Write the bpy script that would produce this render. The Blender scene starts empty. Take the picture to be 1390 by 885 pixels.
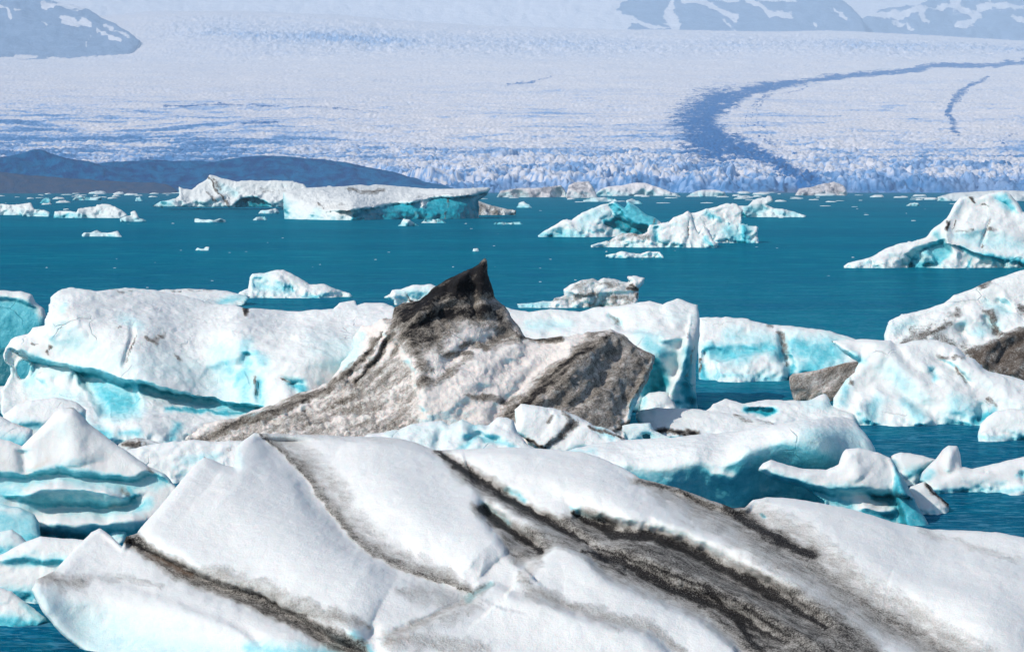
import bpy, math
import numpy as np

# ------------------------------------------------------------------ camera model
W, H = 1390.0, 885.0
F = 3135.0            # focal length in photo pixels
CH = 6.0              # eye height above the lagoon
HR = 255.0            # photo row of the true horizon
PA = math.atan((H / 2 - HR) / F)
scene = bpy.context.scene
COL = scene.collection
rng = np.random.default_rng(7)


def unproj(px, py, Y):
    """photo pixel + world distance Y -> world point"""
    a = (px - W / 2) / F
    b = -(py - H / 2) / F
    dy = math.cos(PA) + math.sin(PA) * b
    dz = -math.sin(PA) + math.cos(PA) * b
    return np.stack([a / dy * Y, Y + 0 * a, CH + dz / dy * Y], -1)


def row_dir(py):
    b = -(py - H / 2) / F
    return (-math.sin(PA) + math.cos(PA) * b) / (math.cos(PA) + math.sin(PA) * b)


def wl_dist(row):
    """distance at which the water surface shows at that row"""
    return -CH / row_dir(row)


# ------------------------------------------------------------------ noise
def _h(ix, iy, iz, s):
    x = (ix.astype(np.int64) * 374761393 + iy.astype(np.int64) * 668265263 + iz.astype(np.int64) * 2147483647 + s * 974711) & 0xFFFFFFFF
    x = ((x ^ (x >> 13)) * 1274126177) & 0xFFFFFFFF
    x = ((x ^ (x >> 16)) * 2246822519) & 0xFFFFFFFF
    return ((x ^ (x >> 15)) & 0xFFFFFF) / float(0xFFFFFF)


_a, _b, _c = .61, 1.13, .47
_R1 = np.array([[math.cos(_a), -math.sin(_a), 0], [math.sin(_a), math.cos(_a), 0], [0, 0, 1]])
_R2 = np.array([[1, 0, 0], [0, math.cos(_b), -math.sin(_b)], [0, math.sin(_b), math.cos(_b)]])
_R3 = np.array([[math.cos(_c), 0, math.sin(_c)], [0, 1, 0], [-math.sin(_c), 0, math.cos(_c)]])
ROT = _R1 @ _R2 @ _R3


def vnoise(p, s=0):
    p = p @ ROT
    i = np.floor(p).astype(np.int64)
    f = p - i
    f = f * f * f * (f * (f * 6 - 15) + 10)
    r = 0
    for dx in (0, 1):
        wx = f[:, 0] if dx else 1 - f[:, 0]
        for dy in (0, 1):
            wy = f[:, 1] if dy else 1 - f[:, 1]
            for dz in (0, 1):
                wz = f[:, 2] if dz else 1 - f[:, 2]
                r = r + wx * wy * wz * _h(i[:, 0] + dx, i[:, 1] + dy, i[:, 2] + dz, s)
    return r * 2 - 1


def fbm(p, o=4, s=0, g=0.5):
    r, a, t = 0, 1.0, 0
    for k in range(o):
        r = r + a * vnoise(p * (2.03 ** k) + k * 11.7, s + k)
        p = p @ ROT.T
        t += a
        a *= g
    return r / t


def worley(p, s=0):
    i = np.floor(p).astype(np.int64)
    n = len(p)
    f1 = np.full(n, 9.0); f2 = np.full(n, 9.0)
    fac = np.zeros(n)
    for dx in (-1, 0, 1):
        for dy in (-1, 0, 1):
            for dz in (-1, 0, 1):
                c = i + np.array([dx, dy, dz])
                q = np.stack([c[:, 0] + _h(c[:, 0], c[:, 1], c[:, 2], s), c[:, 1] + _h(c[:, 0], c[:, 1], c[:, 2], s + 1),
                              c[:, 2] + _h(c[:, 0], c[:, 1], c[:, 2], s + 2)], -1)
                v = p - q
                d = np.sqrt((v * v).sum(1))
                # a random tilted plane for each cell
                gx = _h(c[:, 0], c[:, 1], c[:, 2], s + 3) * 2 - 1
                gy = _h(c[:, 0], c[:, 1], c[:, 2], s + 4) * 2 - 1
                gz = _h(c[:, 0], c[:, 1], c[:, 2], s + 5) * 2 - 1
                go = _h(c[:, 0], c[:, 1], c[:, 2], s + 6) * 2 - 1
                pl = v[:, 0] * gx + v[:, 1] * gy + v[:, 2] * gz + go * 0.5
                m = d < f1
                f2 = np.where(m, f1, np.minimum(f2, d))
                fac = np.where(m, pl, fac)
                f1 = np.where(m, d, f1)
    return f1, f2, fac


# ------------------------------------------------------------------ 2D helpers (photo pixels)
def seg_dist(u, v, pts, closed=False):
    """distance, signed distance and position along a polyline"""
    pts = np.asarray(pts, float)
    n = len(pts)
    best = np.full(u.shape, 1e9); side = np.ones(u.shape); tt = np.zeros(u.shape)
    cxp = np.zeros(u.shape); cyp = np.zeros(u.shape)
    m = n if closed else n - 1
    for k in range(m):
        ax, ay = pts[k]; bx, by = pts[(k + 1) % n]
        ex, ey = bx - ax, by - ay
        L = ex * ex + ey * ey + 1e-9
        t = np.clip(((u - ax) * ex + (v - ay) * ey) / L, 0, 1)
        qx, qy = ax + t * ex, ay + t * ey
        d = np.hypot(u - qx, v - qy)
        s = np.sign(ex * (v - ay) - ey * (u - ax))     # + : to the right of travel, screen y down
        b = d < best - 1e-6
        best = np.where(b, d, best); side = np.where(b, s, side); tt = np.where(b, (k + t) / m, tt)
        cxp = np.where(b, qx, cxp); cyp = np.where(b, qy, cyp)
    return best, side, tt, cxp, cyp


def inside(u, v, pts):
    pts = np.asarray(pts, float)
    r = np.zeros(u.shape, bool)
    n = len(pts)
    for k in range(n):
        ax, ay = pts[k]; bx, by = pts[(k + 1) % n]
        if ay == by:
            continue
        c = ((ay > v) != (by > v)) & (u < (bx - ax) * (v - ay) / (by - ay) + ax)
        r ^= c
    return r


def sstep(x):
    x = np.clip(x, 0, 1)
    return x * x * (3 - 2 * x)


def rough_outline(pts, amp, seed, step=5.0):
    """subdivide (rounding corners a little) and make the edge irregular"""
    pts = np.asarray(pts, float)
    out = []
    n = len(pts)
    for k in range(n):
        a = pts[k]; b = pts[(k + 1) % n]
        m = max(1, int(np.hypot(*(b - a)) / step))
        for j in range(m):
            out.append(a + (b - a) * j / m)
    out = np.array(out)
    q = np.stack([out[:, 0] / 9, out[:, 1] / 9, np.full(len(out), seed * 3.3)], -1)
    out[:, 0] += amp * fbm(q, 3, seed)
    out[:, 1] += amp * fbm(q + 40, 3, seed + 5)
    return out


def tps(ctrl, u, v):
    c = np.asarray(ctrl, float)
    x = c[:, :2] / 100.0
    n = len(c)
    def U(r2):
        return np.where(r2 > 1e-12, r2 * np.log(np.maximum(r2, 1e-12)), 0)
    K = U(((x[:, None] - x[None]) ** 2).sum(-1)) + np.eye(n) * 0.02
    P = np.hstack([np.ones((n, 1)), x])
    A = np.block([[K, P], [P.T, np.zeros((3, 3))]])
    w = np.linalg.solve(A, np.concatenate([c[:, 2], np.zeros(3)]))
    r = w[n] + w[n + 1] * u / 100 + w[n + 2] * v / 100
    for k in range(n):
        r = r + w[k] * U((u / 100 - x[k, 0]) ** 2 + (v / 100 - x[k, 1]) ** 2)
    return r


# ------------------------------------------------------------------ mesh output
def tag(o, label=None, cat=None, group=None, kind=None):
    if label: o['label'] = label
    if cat: o['category'] = cat
    if group: o['group'] = group
    if kind: o['kind'] = kind
    return o


def link_mesh(name, P, quads, tint, mat, origin, smooth=True):
    me = bpy.data.meshes.new(name)
    P = np.asarray(P, np.float64) - np.asarray(origin)
    nv, nf = len(P), len(quads)
    me.vertices.add(nv)
    me.vertices.foreach_set('co', P.astype(np.float32).ravel())
    me.loops.add(nf * 4)
    me.loops.foreach_set('vertex_index', np.asarray(quads, np.int32).ravel())
    me.polygons.add(nf)
    me.polygons.foreach_set('loop_start', np.arange(0, nf * 4, 4, dtype=np.int32))
    me.polygons.foreach_set('use_smooth', np.full(nf, smooth))
    me.update(calc_edges=True)
    if tint is not None:
        at = me.attributes.new('tint', 'FLOAT_COLOR', 'POINT')
        c = np.ones((nv, 4), np.float32)
        c[:, :3] = np.clip(tint, 0, 1)
        at.data.foreach_set('color', c.ravel())
    me.materials.append(mat)
    o = bpy.data.objects.new(name, me)
    o.location = origin
    COL.objects.link(o)
    return o


def vnormals(P, quads):
    a, b, c, d = (P[quads[:, k]] for k in range(4))
    n = np.cross(c - a, d - b)
    N = np.zeros_like(P)
    for k in range(4):
        for j in range(3):
            N[:, j] += np.bincount(quads[:, k], n[:, j], len(P))
    return N / (np.linalg.norm(N, axis=1, keepdims=True) + 1e-12)


SEED = [0]


def berg(name, label, poly, wl, mat, holes=(), ctrl=None, lean=0.6, thick=None, rim=None, res=2.2, rough=1.2,
         strokes=(), tints=(), noise=(), warp=5.0, cat='iceberg', group=None, sub=5.0, Y0=None, blue=0.0, dirt=0.0,
         gblue=0.0, kind=None, water=True, seed=None, parts=()):
    """An ice body traced as an outline, given its own distance, relief, thickness and a back."""
    SEED[0] += 1
    sd_ = seed if seed is not None else SEED[0]
    if Y0 is None:
        Y0 = wl_dist(wl)
    mpp = Y0 / F                                     # metres per photo pixel
    poly = np.asarray(poly, float).copy()
    if water:
        shelf = .35 if wl > 400 else 0
        sub = max(sub, 0.25 / mpp, (CH + .35) * F / (Y0 - shelf) - CH * F / Y0)
        poly[:, 1] = np.where(poly[:, 1] >= wl - 1.5, wl + sub, poly[:, 1])
    out = rough_outline(poly, rough, sd_)
    hol = [rough_outline(h, rough * .5, sd_ + 9, 2.0) for h in holes]
    x0, y0 = out.min(0) - res; x1, y1 = out.max(0) + res
    nx, ny = int((x1 - x0) / res) + 2, int((y1 - y0) / res) + 2
    gu, gv = np.meshgrid(x0 + np.arange(nx) * res, y0 + np.arange(ny) * res)
    cu, cv = gu[:-1, :-1] + res / 2, gv[:-1, :-1] + res / 2
    keep = inside(cu, cv, out)
    for h in hol:
        keep &= ~inside(cu, cv, h)
    used = np.zeros((ny, nx), bool); full = np.zeros((ny, nx), int)
    for dy in (0, 1):
        for dx in (0, 1):
            used[dy:ny - 1 + dy, dx:nx - 1 + dx] |= keep
            full[dy:ny - 1 + dy, dx:nx - 1 + dx] += keep
    bnd = used & (full < 4)
    idx = -np.ones((ny, nx), int); idx[used] = np.arange(used.sum())
    u = gu[used]; v = gv[used]; b = bnd[used]
    d, _, _, qx, qy = seg_dist(u, v, out, True)
    for h in hol:
        d2, _, _, hx, hy = seg_dist(u, v, h, True)
        m = d2 < d
        d = np.where(m, d2, d); qx = np.where(m, hx, qx); qy = np.where(m, hy, qy)
    u = np.where(b, qx, u); v = np.where(b, qy, v); d = np.where(b, 0, d)
    hpx = y1 - y0
    rim = rim if rim else min(14.0, hpx * 0.25)
    T = thick if thick else 0.35 * min((x1 - x0), 4 * hpx) * mpp
    if ctrl:
        Ff = tps(ctrl, u, v)
    else:
        Ff = Y0 + lean * np.maximum(wl - v, -2) * mpp
    # edge rounding; below the waterline the foot keeps going down
    s = np.clip(d / rim, 0, 1)
    rnd = 1 - np.sqrt(np.clip(1 - (1 - s) ** 2, 0, 1))
    Ff = Ff + rim * mpp * 1.1 * rnd * (sstep((wl + 3 - v) / 6.0) if water else 1)
    if water:      # the ice foot wanders in and out along the waterline
        Ff = Ff + .013 * Y0 * fbm(np.stack([u / 38, v / 38, 0 * u + sd_ * 1.7], -1), 4, sd_ + 90, .6) * sstep((v - (wl - 22)) / 22)
    if water and shelf:
        Ff = Ff - shelf * sstep((v - wl) / sub)
    # strokes of relief in the surface
    wu = u + warp * fbm(np.stack([u / 25, v / 25, 0 * u + sd_], -1), 3, sd_ + 20)
    wv = v + warp * fbm(np.stack([u / 25, v / 25, 0 * u + sd_ + 50], -1), 3, sd_ + 30)
    fade = sstep(d / (rim * 0.7))
    for st in strokes:
        kd, pts, w, amp = st[:4]
        if kd == 'p':      # raised / sunk area
            D, _, _, _, _ = seg_dist(wu, wv, pts, True)
            D = np.where(inside(wu, wv, pts), D, -D)
            Ff = Ff - amp * mpp * sstep(D / w * .5 + .5) * fade
            continue
        D, S, tt, _, _ = seg_dist(wu, wv, pts)
        ends = np.clip(np.minimum(tt, 1 - tt) * 8, 0, 1) ** .7 if len(st) < 6 else 1
        if kd == 'b':      # ridge (+) or groove (-), may be lopsided (w, w2)
            w2 = st[4] if len(st) > 4 else w
            ww = np.where(S > 0, w, w2)
            Ff = Ff - amp * mpp * np.exp(-(D / ww) ** 2) * fade * (0.3 + 0.7 * ends)
        elif kd == 's':    # ledge: the right-hand side of the path stands out
            wf = st[4] if len(st) > 4 else 6 * w
            Ff = Ff - amp * mpp * 0.5 * np.tanh(D * S / w) * np.exp(-(D / wf) ** 2) * fade
    P = unproj(u, v, Ff)
    TB = T * np.sqrt(np.clip(1 - (1 - np.clip(d / max(20., 2.2 * rim), 0, 1)) ** 2, 0, 1))
    Pb = unproj(u, v, Ff.mean() * 0 + tps_back(ctrl, u, v, Y0, lean, wl, mpp) + rim * mpp * 1.1 + TB)
    if water:    # keep the back from floating over the front's foot
        Pb[:, 2] = np.minimum(Pb[:, 2], P[:, 2] + 1e9)
    # faces
    a, bb, c, dd = idx[:-1, :-1][keep], idx[:-1, 1:][keep], idx[1:, 1:][keep], idx[1:, :-1][keep]
    qf = np.stack([a, dd, c, bb], -1)
    nfront = len(u)
    bidx = np.where(b, np.arange(nfront), 0)
    inter = np.where(~b)[0]
    bidx[inter] = nfront + np.arange(len(inter))
    qb = bidx[np.stack([a, bb, c, dd], -1)]
    # tints are laid on before displacement
    tint = np.zeros((nfront, 3))
    tint[:, 0] = dirt; tint[:, 1] = blue
    if gblue:
        tint[:, 1] = np.clip(blue + gblue * fbm(P / (mpp * 60), 3, sd_ + 3), 0, 1)
    wu2 = wu + 3 * fbm(np.stack([u / 6, v / 6, 0 * u + sd_], -1), 3, sd_ + 60)
    wv2 = wv + 3 * fbm(np.stack([u / 6, v / 6, 0 * u + sd_ + 50], -1), 3, sd_ + 70)
    vary = 1 + .9 * fbm(np.stack([u / 22, v / 22, 0 * u + sd_ + 7], -1), 3, sd_ + 81)
    vary = np.clip(1 + (vary - 1) * .55, .4, 1.8)
    for t in tints:
        ch, pts, w, val = t[:4]
        k = {'d': 0, 'b': 1, 'o': 2}[ch[0]]
        if len(ch) > 1:    # filled area
            D, _, _, _, _ = seg_dist(wu2, wv2, pts, True)
            D = np.where(inside(wu2, wv2, pts), D, -D)
            m = sstep(D / w * .5 + .5)
        else:
            D, S, tt, _, _ = seg_dist(wu2, wv2, pts)
            w2 = t[4] if len(t) > 4 else w
            D = D / (np.clip(np.minimum(tt, 1 - tt) * 5, .12, 1) ** .5 if (len(pts) > 3 and ch == 'd') else 1)
            m = np.exp(-(D / (np.where(S > 0, w, w2) * vary)) ** 2)
        if val >= 0:
            tint[:, k] = np.maximum(tint[:, k], m * val)
        else:
            tint[:, k] = tint[:, k] * (1 - m * -val)
    P = np.vstack([P, Pb[inter]])
    tint = np.vstack([tint, tint[inter] * 0.8])
    quads = np.vstack([qf, qb])
    N = vnormals(P, quads)
    # one-sided rim normals are unreliable, so soften there
    rf = np.concatenate([0.35 + 0.65 * sstep(d / 8), np.ones(len(inter))])
    extra = [('f', 24, 1.1), ('cup', 8.5, .6), ('f', 6.5, .5)] if (noise and kind is None and mat not in (M_fore, M_dark)) else []
    for nz in list(noise) + extra:
        kd, size, amp = nz[:3]     # size, amp in photo pixels at this distance
        sc = np.array(nz[3]) if len(nz) > 3 else np.ones(3)
        q = P / (size * mpp) * sc
        if kd == 'f':
            D = fbm(q, 5, sd_ + 100)
        elif kd == 'cup':
            f1, f2, _ = worley(q + .3 * fbm(q, 2, sd_)[:, None], sd_ + 110)
            D = (f1 ** 2) - .4
        elif kd == 'lump':
            f1, f2, _ = worley(q + .3 * fbm(q, 2, sd_)[:, None], sd_ + 120)
            D = 0.5 - f1
        elif kd == 'facet':
            qq = q + .25 * fbm(q * 2, 2, sd_)[:, None]
            f1, f2, fc = worley(qq, sd_ + 130)
            D = fc * sstep((f2 - f1) / .12)
        elif kd == 'ridge':
            D = 0.5 - np.abs(fbm(q, 4, sd_ + 140)) * 2
        elif kd == 'strata':
            D = np.sin((q[:, 2] + .5 * fbm(q * .5, 2, sd_)) * 6.283)
        if len(nz) > 4:
            Dm, _, _, _, _ = seg_dist(u, v, nz[4], True)
            mk = sstep(np.where(inside(u, v, nz[4]), Dm, -Dm) / 24 + .5)
            D = D * np.concatenate([mk, mk[inter]])
        P = P + N * (D * amp * mpp * rf)[:, None]
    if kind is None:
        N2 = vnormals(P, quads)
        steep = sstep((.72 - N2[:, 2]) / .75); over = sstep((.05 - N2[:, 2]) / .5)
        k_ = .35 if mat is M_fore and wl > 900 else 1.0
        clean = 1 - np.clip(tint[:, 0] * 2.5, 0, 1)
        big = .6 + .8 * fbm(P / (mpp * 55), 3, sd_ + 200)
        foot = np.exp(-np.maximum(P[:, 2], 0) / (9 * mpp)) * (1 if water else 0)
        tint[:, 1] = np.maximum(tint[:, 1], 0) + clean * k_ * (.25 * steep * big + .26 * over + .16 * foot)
    cen = unproj(np.array([(x0 + x1) / 2]), np.array([wl]), Y0)[0]
    cen[2] = 0.0
    uu = np.concatenate([u, u[inter]]); vv = np.concatenate([v, v[inter]])
    wuu = np.concatenate([wu2, wu2[inter]]); wvv = np.concatenate([wv2, wv2[inter]])
    fu = wuu[quads].mean(1); fv = wvv[quads].mean(1)
    lab = np.zeros(len(quads), int)
    for k, pt in enumerate(parts):
        if callable(pt[1]):
            mk = pt[1](fu, fv, tint[quads].mean(1))
        else:
            mk = inside(fu, fv, pt[1])
        lab[mk & (lab == 0)] = k + 1
    if parts:
        N = vnormals(P, quads)
    def piece(nm, k):
        qs = quads[lab == k]
        ids = np.unique(qs)
        mp = -np.ones(len(P), int); mp[ids] = np.arange(len(ids))
        ob = link_mesh(nm, P[ids], mp[qs], tint[ids], mat, cen)
        ob.data.normals_split_custom_set_from_vertices(N[ids].tolist())
        return ob
    if parts:
        o = bpy.data.objects.new(name, None)
        o.location = cen
        o.empty_display_size = .2
        COL.objects.link(o)
        body = piece('ice_body', 0)
        body.parent = o
        body.location = (0, 0, 0)
        for k, pt in enumerate(parts):
            if (lab == k + 1).sum() < 12: continue
            c = piece(pt[0], k + 1)
            c.parent = o
            c.location = (0, 0, 0)
            if len(pt) > 2: c['label'] = pt[2]
    else:
        o = link_mesh(name, P, quads, tint, mat, cen)
    tag(o, label, cat if kind is None else None, group, kind)
    return o


def tps_back(ctrl, u, v, Y0, lean, wl, mpp):
    if ctrl:
        return tps(ctrl, u, v)
    return Y0 + lean * np.maximum(wl - v, -2) * mpp


# ------------------------------------------------------------------ materials
def new_mat(name):
    m = bpy.data.materials.new(name)
    m.use_nodes = True
    nt = m.node_tree
    nt.nodes.clear()
    return m, nt


class NT:
    def __init__(s, nt): s.nt = nt
    def n(s, t, **kw):
        x = s.nt.nodes.new(t)
        for k, v in kw.items():
            if k.startswith('i_'):
                x.inputs[k[2:].replace('_', ' ')].default_value = v
            else:
                setattr(x, k, v)
        return x
    def l(s, a, b): s.nt.links.new(a, b)
    def math(s, op, a, b=None, clamp=False):
        x = s.n('ShaderNodeMath', operation=op, use_clamp=clamp)
        for i, q in enumerate((a, b)):
            if q is None: continue
            if isinstance(q, (int, float)): x.inputs[i].default_value = q
            else: s.l(q, x.inputs[i])
        return x.outputs[0]
    def noise(s, vec, scale, detail=4, rough=.55, dist=0.0):
        x = s.n('ShaderNodeTexNoise')
        x.inputs['Scale'].default_value = scale; x.inputs['Detail'].default_value = detail
        x.inputs['Roughness'].default_value = rough; x.inputs['Distortion'].default_value = dist
        s.l(vec, x.inputs['Vector'])
        return x.outputs['Fac']
    def ramp(s, fac, stops):
        x = s.n('ShaderNodeValToRGB')
        el = x.color_ramp.elements
        while len(el) > 1: el.remove(el[0])
        for i, (p, c) in enumerate(stops):
            e = el[0] if i == 0 else el.new(p)
            e.position = p
            e.color = (*c, 1) if len(c) == 3 else c
        s.l(fac, x.inputs[0])
        return x.outputs[0]
    def mix(s, fac, a, b):
        x = s.n('ShaderNodeMix', data_type='RGBA')
        if isinstance(fac, (int, float)): x.inputs[0].default_value = fac
        else: s.l(fac, x.inputs[0])
        for i, q in ((6, a), (7, b)):
            if isinstance(q, tuple): x.inputs[i].default_value = (*q, 1)
            else: s.l(q, x.inputs[i])
        return x.outputs[2]
    def maprange(s, v, a, b, c=0., d=1.):
        x = s.n('ShaderNodeMapRange')
        x.interpolation_type = 'SMOOTHSTEP'
        s.l(v, x.inputs[0])
        for i, q in zip((1, 2, 3, 4), (a, b, c, d)): x.inputs[i].default_value = q
        return x.outputs[0]


def ice_material(name, g, snow=(.715, .745, .745), ice=(.13, .52, .61), deep=(.012, .32, .42), dark=(.013, .012, .013), mud=(.26, .235, .21), sss=True,
                 streak=None, bump=1.0, grain=1.0, dirtgrain=0.5, sssw=0.4, stw=1.5, soft=(.12, .62), cracks=1.0, speck=0.0):
    """g = size in metres of one photo pixel where it is used"""
    m, nt = new_mat(name)
    t = NT(nt)
    geo = t.n('ShaderNodeNewGeometry')
    pos = geo.outputs['Position']
    at = t.n('ShaderNodeAttribute', attribute_name='tint')
    sep = t.n('ShaderNodeSeparateColor')
    t.l(at.outputs['Color'], sep.inputs[0])
    dr, bl, oc = sep.outputs
    n_big = t.noise(pos, 1 / (90 * g), 4)
    n_mid = t.noise(pos, 1 / (14 * g), 5, .6)
    n_fin = t.noise(pos, 1 / (2.6 * g), 4, .7)
    # snow / bubbly white ice, faintly uneven
    sn = t.mix(t.maprange(n_big, .3, .7), tuple(c * .955 for c in snow), snow)
    sn = t.mix(t.maprange(n_mid, .55, .75, 0, .22), sn, (.62, .76, .82))
    # clear blue ice; the mask also holds shade painted blue on some bergs
    n_fr = t.noise(pos, 1 / (7 * g), 3, .55, 1.2)
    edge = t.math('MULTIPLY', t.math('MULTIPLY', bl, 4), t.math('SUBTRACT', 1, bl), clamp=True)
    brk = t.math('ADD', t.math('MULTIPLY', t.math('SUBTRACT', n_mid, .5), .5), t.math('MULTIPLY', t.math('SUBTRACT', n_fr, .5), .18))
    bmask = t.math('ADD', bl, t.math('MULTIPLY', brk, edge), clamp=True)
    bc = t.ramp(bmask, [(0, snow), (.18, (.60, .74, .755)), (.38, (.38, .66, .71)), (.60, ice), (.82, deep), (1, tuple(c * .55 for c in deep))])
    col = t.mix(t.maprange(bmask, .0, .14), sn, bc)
    # dirt: mineral grains and ash in and on the ice
    if streak:
        m0 = t.n('ShaderNodeMapping')
        m0.inputs['Rotation'].default_value = streak[0]
        t.l(pos, m0.inputs['Vector'])
        mp = t.n('ShaderNodeMapping')
        mp.inputs['Scale'].default_value = streak[1]
        t.l(m0.outputs[0], mp.inputs['Vector'])
        sv = mp.outputs[0]
    else:
        sv = pos
    n_st = t.noise(sv, 1 / (16 * g), 6, .68, .4)
    n_gr = t.noise(pos, 1 / (2.4 * g), 4, .75)
    amt = t.math('ADD', dr, t.math('MULTIPLY', t.math('SUBTRACT', n_st, .5), stw))
    amt = t.math('ADD', amt, t.math('MULTIPLY', t.math('SUBTRACT', n_gr, .5), dirtgrain))
    amt = t.math('MULTIPLY', amt, t.maprange(dr, .02, .2))
    dm = t.maprange(amt, *soft)
    dcol = t.mix(t.maprange(amt, .42, .92), mud, dark)
    dcol = t.mix(t.maprange(n_gr, .6, .72, 0, .16), dcol, (.34, .30, .24))
    dcol = t.mix(t.math('MULTIPLY', oc, .7), dcol, (.12, .07, .045))
    col = t.mix(dm, col, dcol)
    if speck:
        n_sp = t.noise(pos, 1 / (1.7 * g), 2, .8)
        col = t.mix(t.math('MULTIPLY', t.maprange(n_sp, .54, .66), t.maprange(n_big, .35, .7, .5 * speck, speck)), col, (.50, .50, .48))
    # ochre film on clean ice
    col = t.mix(t.math('MULTIPLY', oc, .5), col, (.45, .33, .24))
    bs = t.n('ShaderNodeBsdfPrincipled')
    t.l(col, bs.inputs['Base Color'])
    rg = t.math('SUBTRACT', .75, t.math('MULTIPLY', bmask, .45))
    t.l(rg, bs.inputs['Roughness'])
    bs.inputs['IOR'].default_value = 1.31
    t.l(t.math('SUBTRACT', .5, t.math('MULTIPLY', dm, .38)), bs.inputs['Specular IOR Level'])
    if sss:
        w = t.math('MULTIPLY', t.math('SUBTRACT', 1, dm), sssw)
        t.l(w, bs.inputs['Subsurface Weight'])
        bs.inputs['Subsurface Radius'].default_value = (.25, .75, 1.0)
        bs.inputs['Subsurface Scale'].default_value = 14 * g
    hb = t.math('ADD', t.math('MULTIPLY', n_mid, 2.4 * bump), t.math('MULTIPLY', n_fin, .55 * grain))
    # a few fracture lines
    wv = t.n('ShaderNodeTexNoise')
    wv.inputs['Scale'].default_value = 1 / (40 * g)
    t.l(pos, wv.inputs['Vector'])
    vm = t.n('ShaderNodeVectorMath', operation='SCALE')
    vm.inputs[3].default_value = 30 * g
    t.l(wv.outputs['Color'], vm.inputs[0])
    va = t.n('ShaderNodeVectorMath', operation='ADD')
    t.l(pos, va.inputs[0]); t.l(vm.outputs[0], va.inputs[1])
    vo = t.n('ShaderNodeTexVoronoi', feature='DISTANCE_TO_EDGE')
    vo.inputs['Scale'].default_value = 1 / (75 * g)
    t.l(va.outputs[0], vo.inputs['Vector'])
    crack = t.math('MULTIPLY', t.maprange(vo.outputs['Distance'], .0, .016, 1, 0), t.maprange(n_big, .56, .66))
    hb = t.math('SUBTRACT', hb, t.math('MULTIPLY', crack, 1.4 * cracks))
    hb = t.math('ADD', hb, t.math('MULTIPLY', t.math('MULTIPLY', n_st, dm), 2.6))
    hb = t.math('ADD', hb, t.math('MULTIPLY', t.math('MULTIPLY', n_gr, dm), .9))
    bp = t.n('ShaderNodeBump')
    bp.inputs['Strength'].default_value = .85
    bp.inputs['Distance'].default_value = g * 1.6
    t.l(hb, bp.inputs['Height'])
    t.l(bp.outputs[0], bs.inputs['Normal'])
    o = t.n('ShaderNodeOutputMaterial')
    t.l(bs.outputs[0], o.inputs[0])
    return m


RZ = math.radians
M_fore = ice_material('foreground_ice', .0105, snow=(.715, .735, .735), mud=(.34, .31, .27), streak=((0, 0, RZ(57)), (.5, 1.2, 1.2)), grain=1.5, dirtgrain=.95, bump=.6, stw=.8, soft=(.04, .9), cracks=0.0, speck=.42)
M_near = ice_material('near_ice', .017)
M_dark = ice_material('ash_covered_ice', .018, snow=(.74, .70, .67), mud=(.30, .27, .235), streak=((0, RZ(36), 0), (.42, 1, 1.25)), dirtgrain=.9, bump=1.8, grain=1.6, stw=1.5)
M_vfar = None
M_muddy = ice_material('muddy_ice', .02, mud=(.20, .185, .17), dark=(.028, .026, .025), dirtgrain=1.2, bump=1.6)
M_mid = ice_material('mid_ice', .05)
M_far = ice_material('far_ice', .14, sss=False)
M_vfar = ice_material('distant_ice', .5, snow=(.84, .79, .79), mud=(.42, .40, .45), dark=(.12, .12, .16), sss=False)


def glacier_material():
    m, nt = new_mat('glacier_ice')
    t = NT(nt)
    pos = t.n('ShaderNodeNewGeometry').outputs['Position']
    at = t.n('ShaderNodeAttribute', attribute_name='tint')
    sep = t.n('ShaderNodeSeparateColor')
    t.l(at.outputs['Color'], sep.inputs[0])
    dr, bl, oc = sep.outputs
    n1 = t.noise(pos, 1 / 26., 6, .65)
    n2 = t.noise(pos, 1 / 160., 5, .6)
    nz = t.math('SUBTRACT', n1, .5)
    bm = t.math('ADD', bl, t.math('MULTIPLY', nz, t.math('ADD', .45, t.math('MULTIPLY', bl, 1.0))), clamp=True)
    c = t.ramp(bm, [(0, (.90, .83, .79)), (.3, (.70, .71, .78)), (.6, (.25, .42, .70)), (1, (.05, .20, .46))])
    c = t.mix(t.maprange(n2, .5, .7, 0, .25), c, (.62, .66, .78))
    amt = t.math('ADD', dr, t.math('MULTIPLY', nz, 3.4))
    amt = t.math('MULTIPLY', amt, t.maprange(dr, .03, .3))
    c = t.mix(t.maprange(amt, .15, .85), c, (.0, .12, .38))
    c = t.mix(oc, c, (.16, .13, .12))
    bs = t.n('ShaderNodeBsdfPrincipled')
    t.l(c, bs.inputs['Base Color'])
    bs.inputs['Roughness'].default_value = .8
    bs.inputs['Specular IOR Level'].default_value = .2
    bp = t.n('ShaderNodeBump')
    bp.inputs['Strength'].default_value = .6
    bp.inputs['Distance'].default_value = 3.5
    t.l(n1, bp.inputs['Height'])
    t.l(bp.outputs[0], bs.inputs['Normal'])
    o = t.n('ShaderNodeOutputMaterial')
    t.l(bs.outputs[0], o.inputs[0])
    return m


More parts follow.
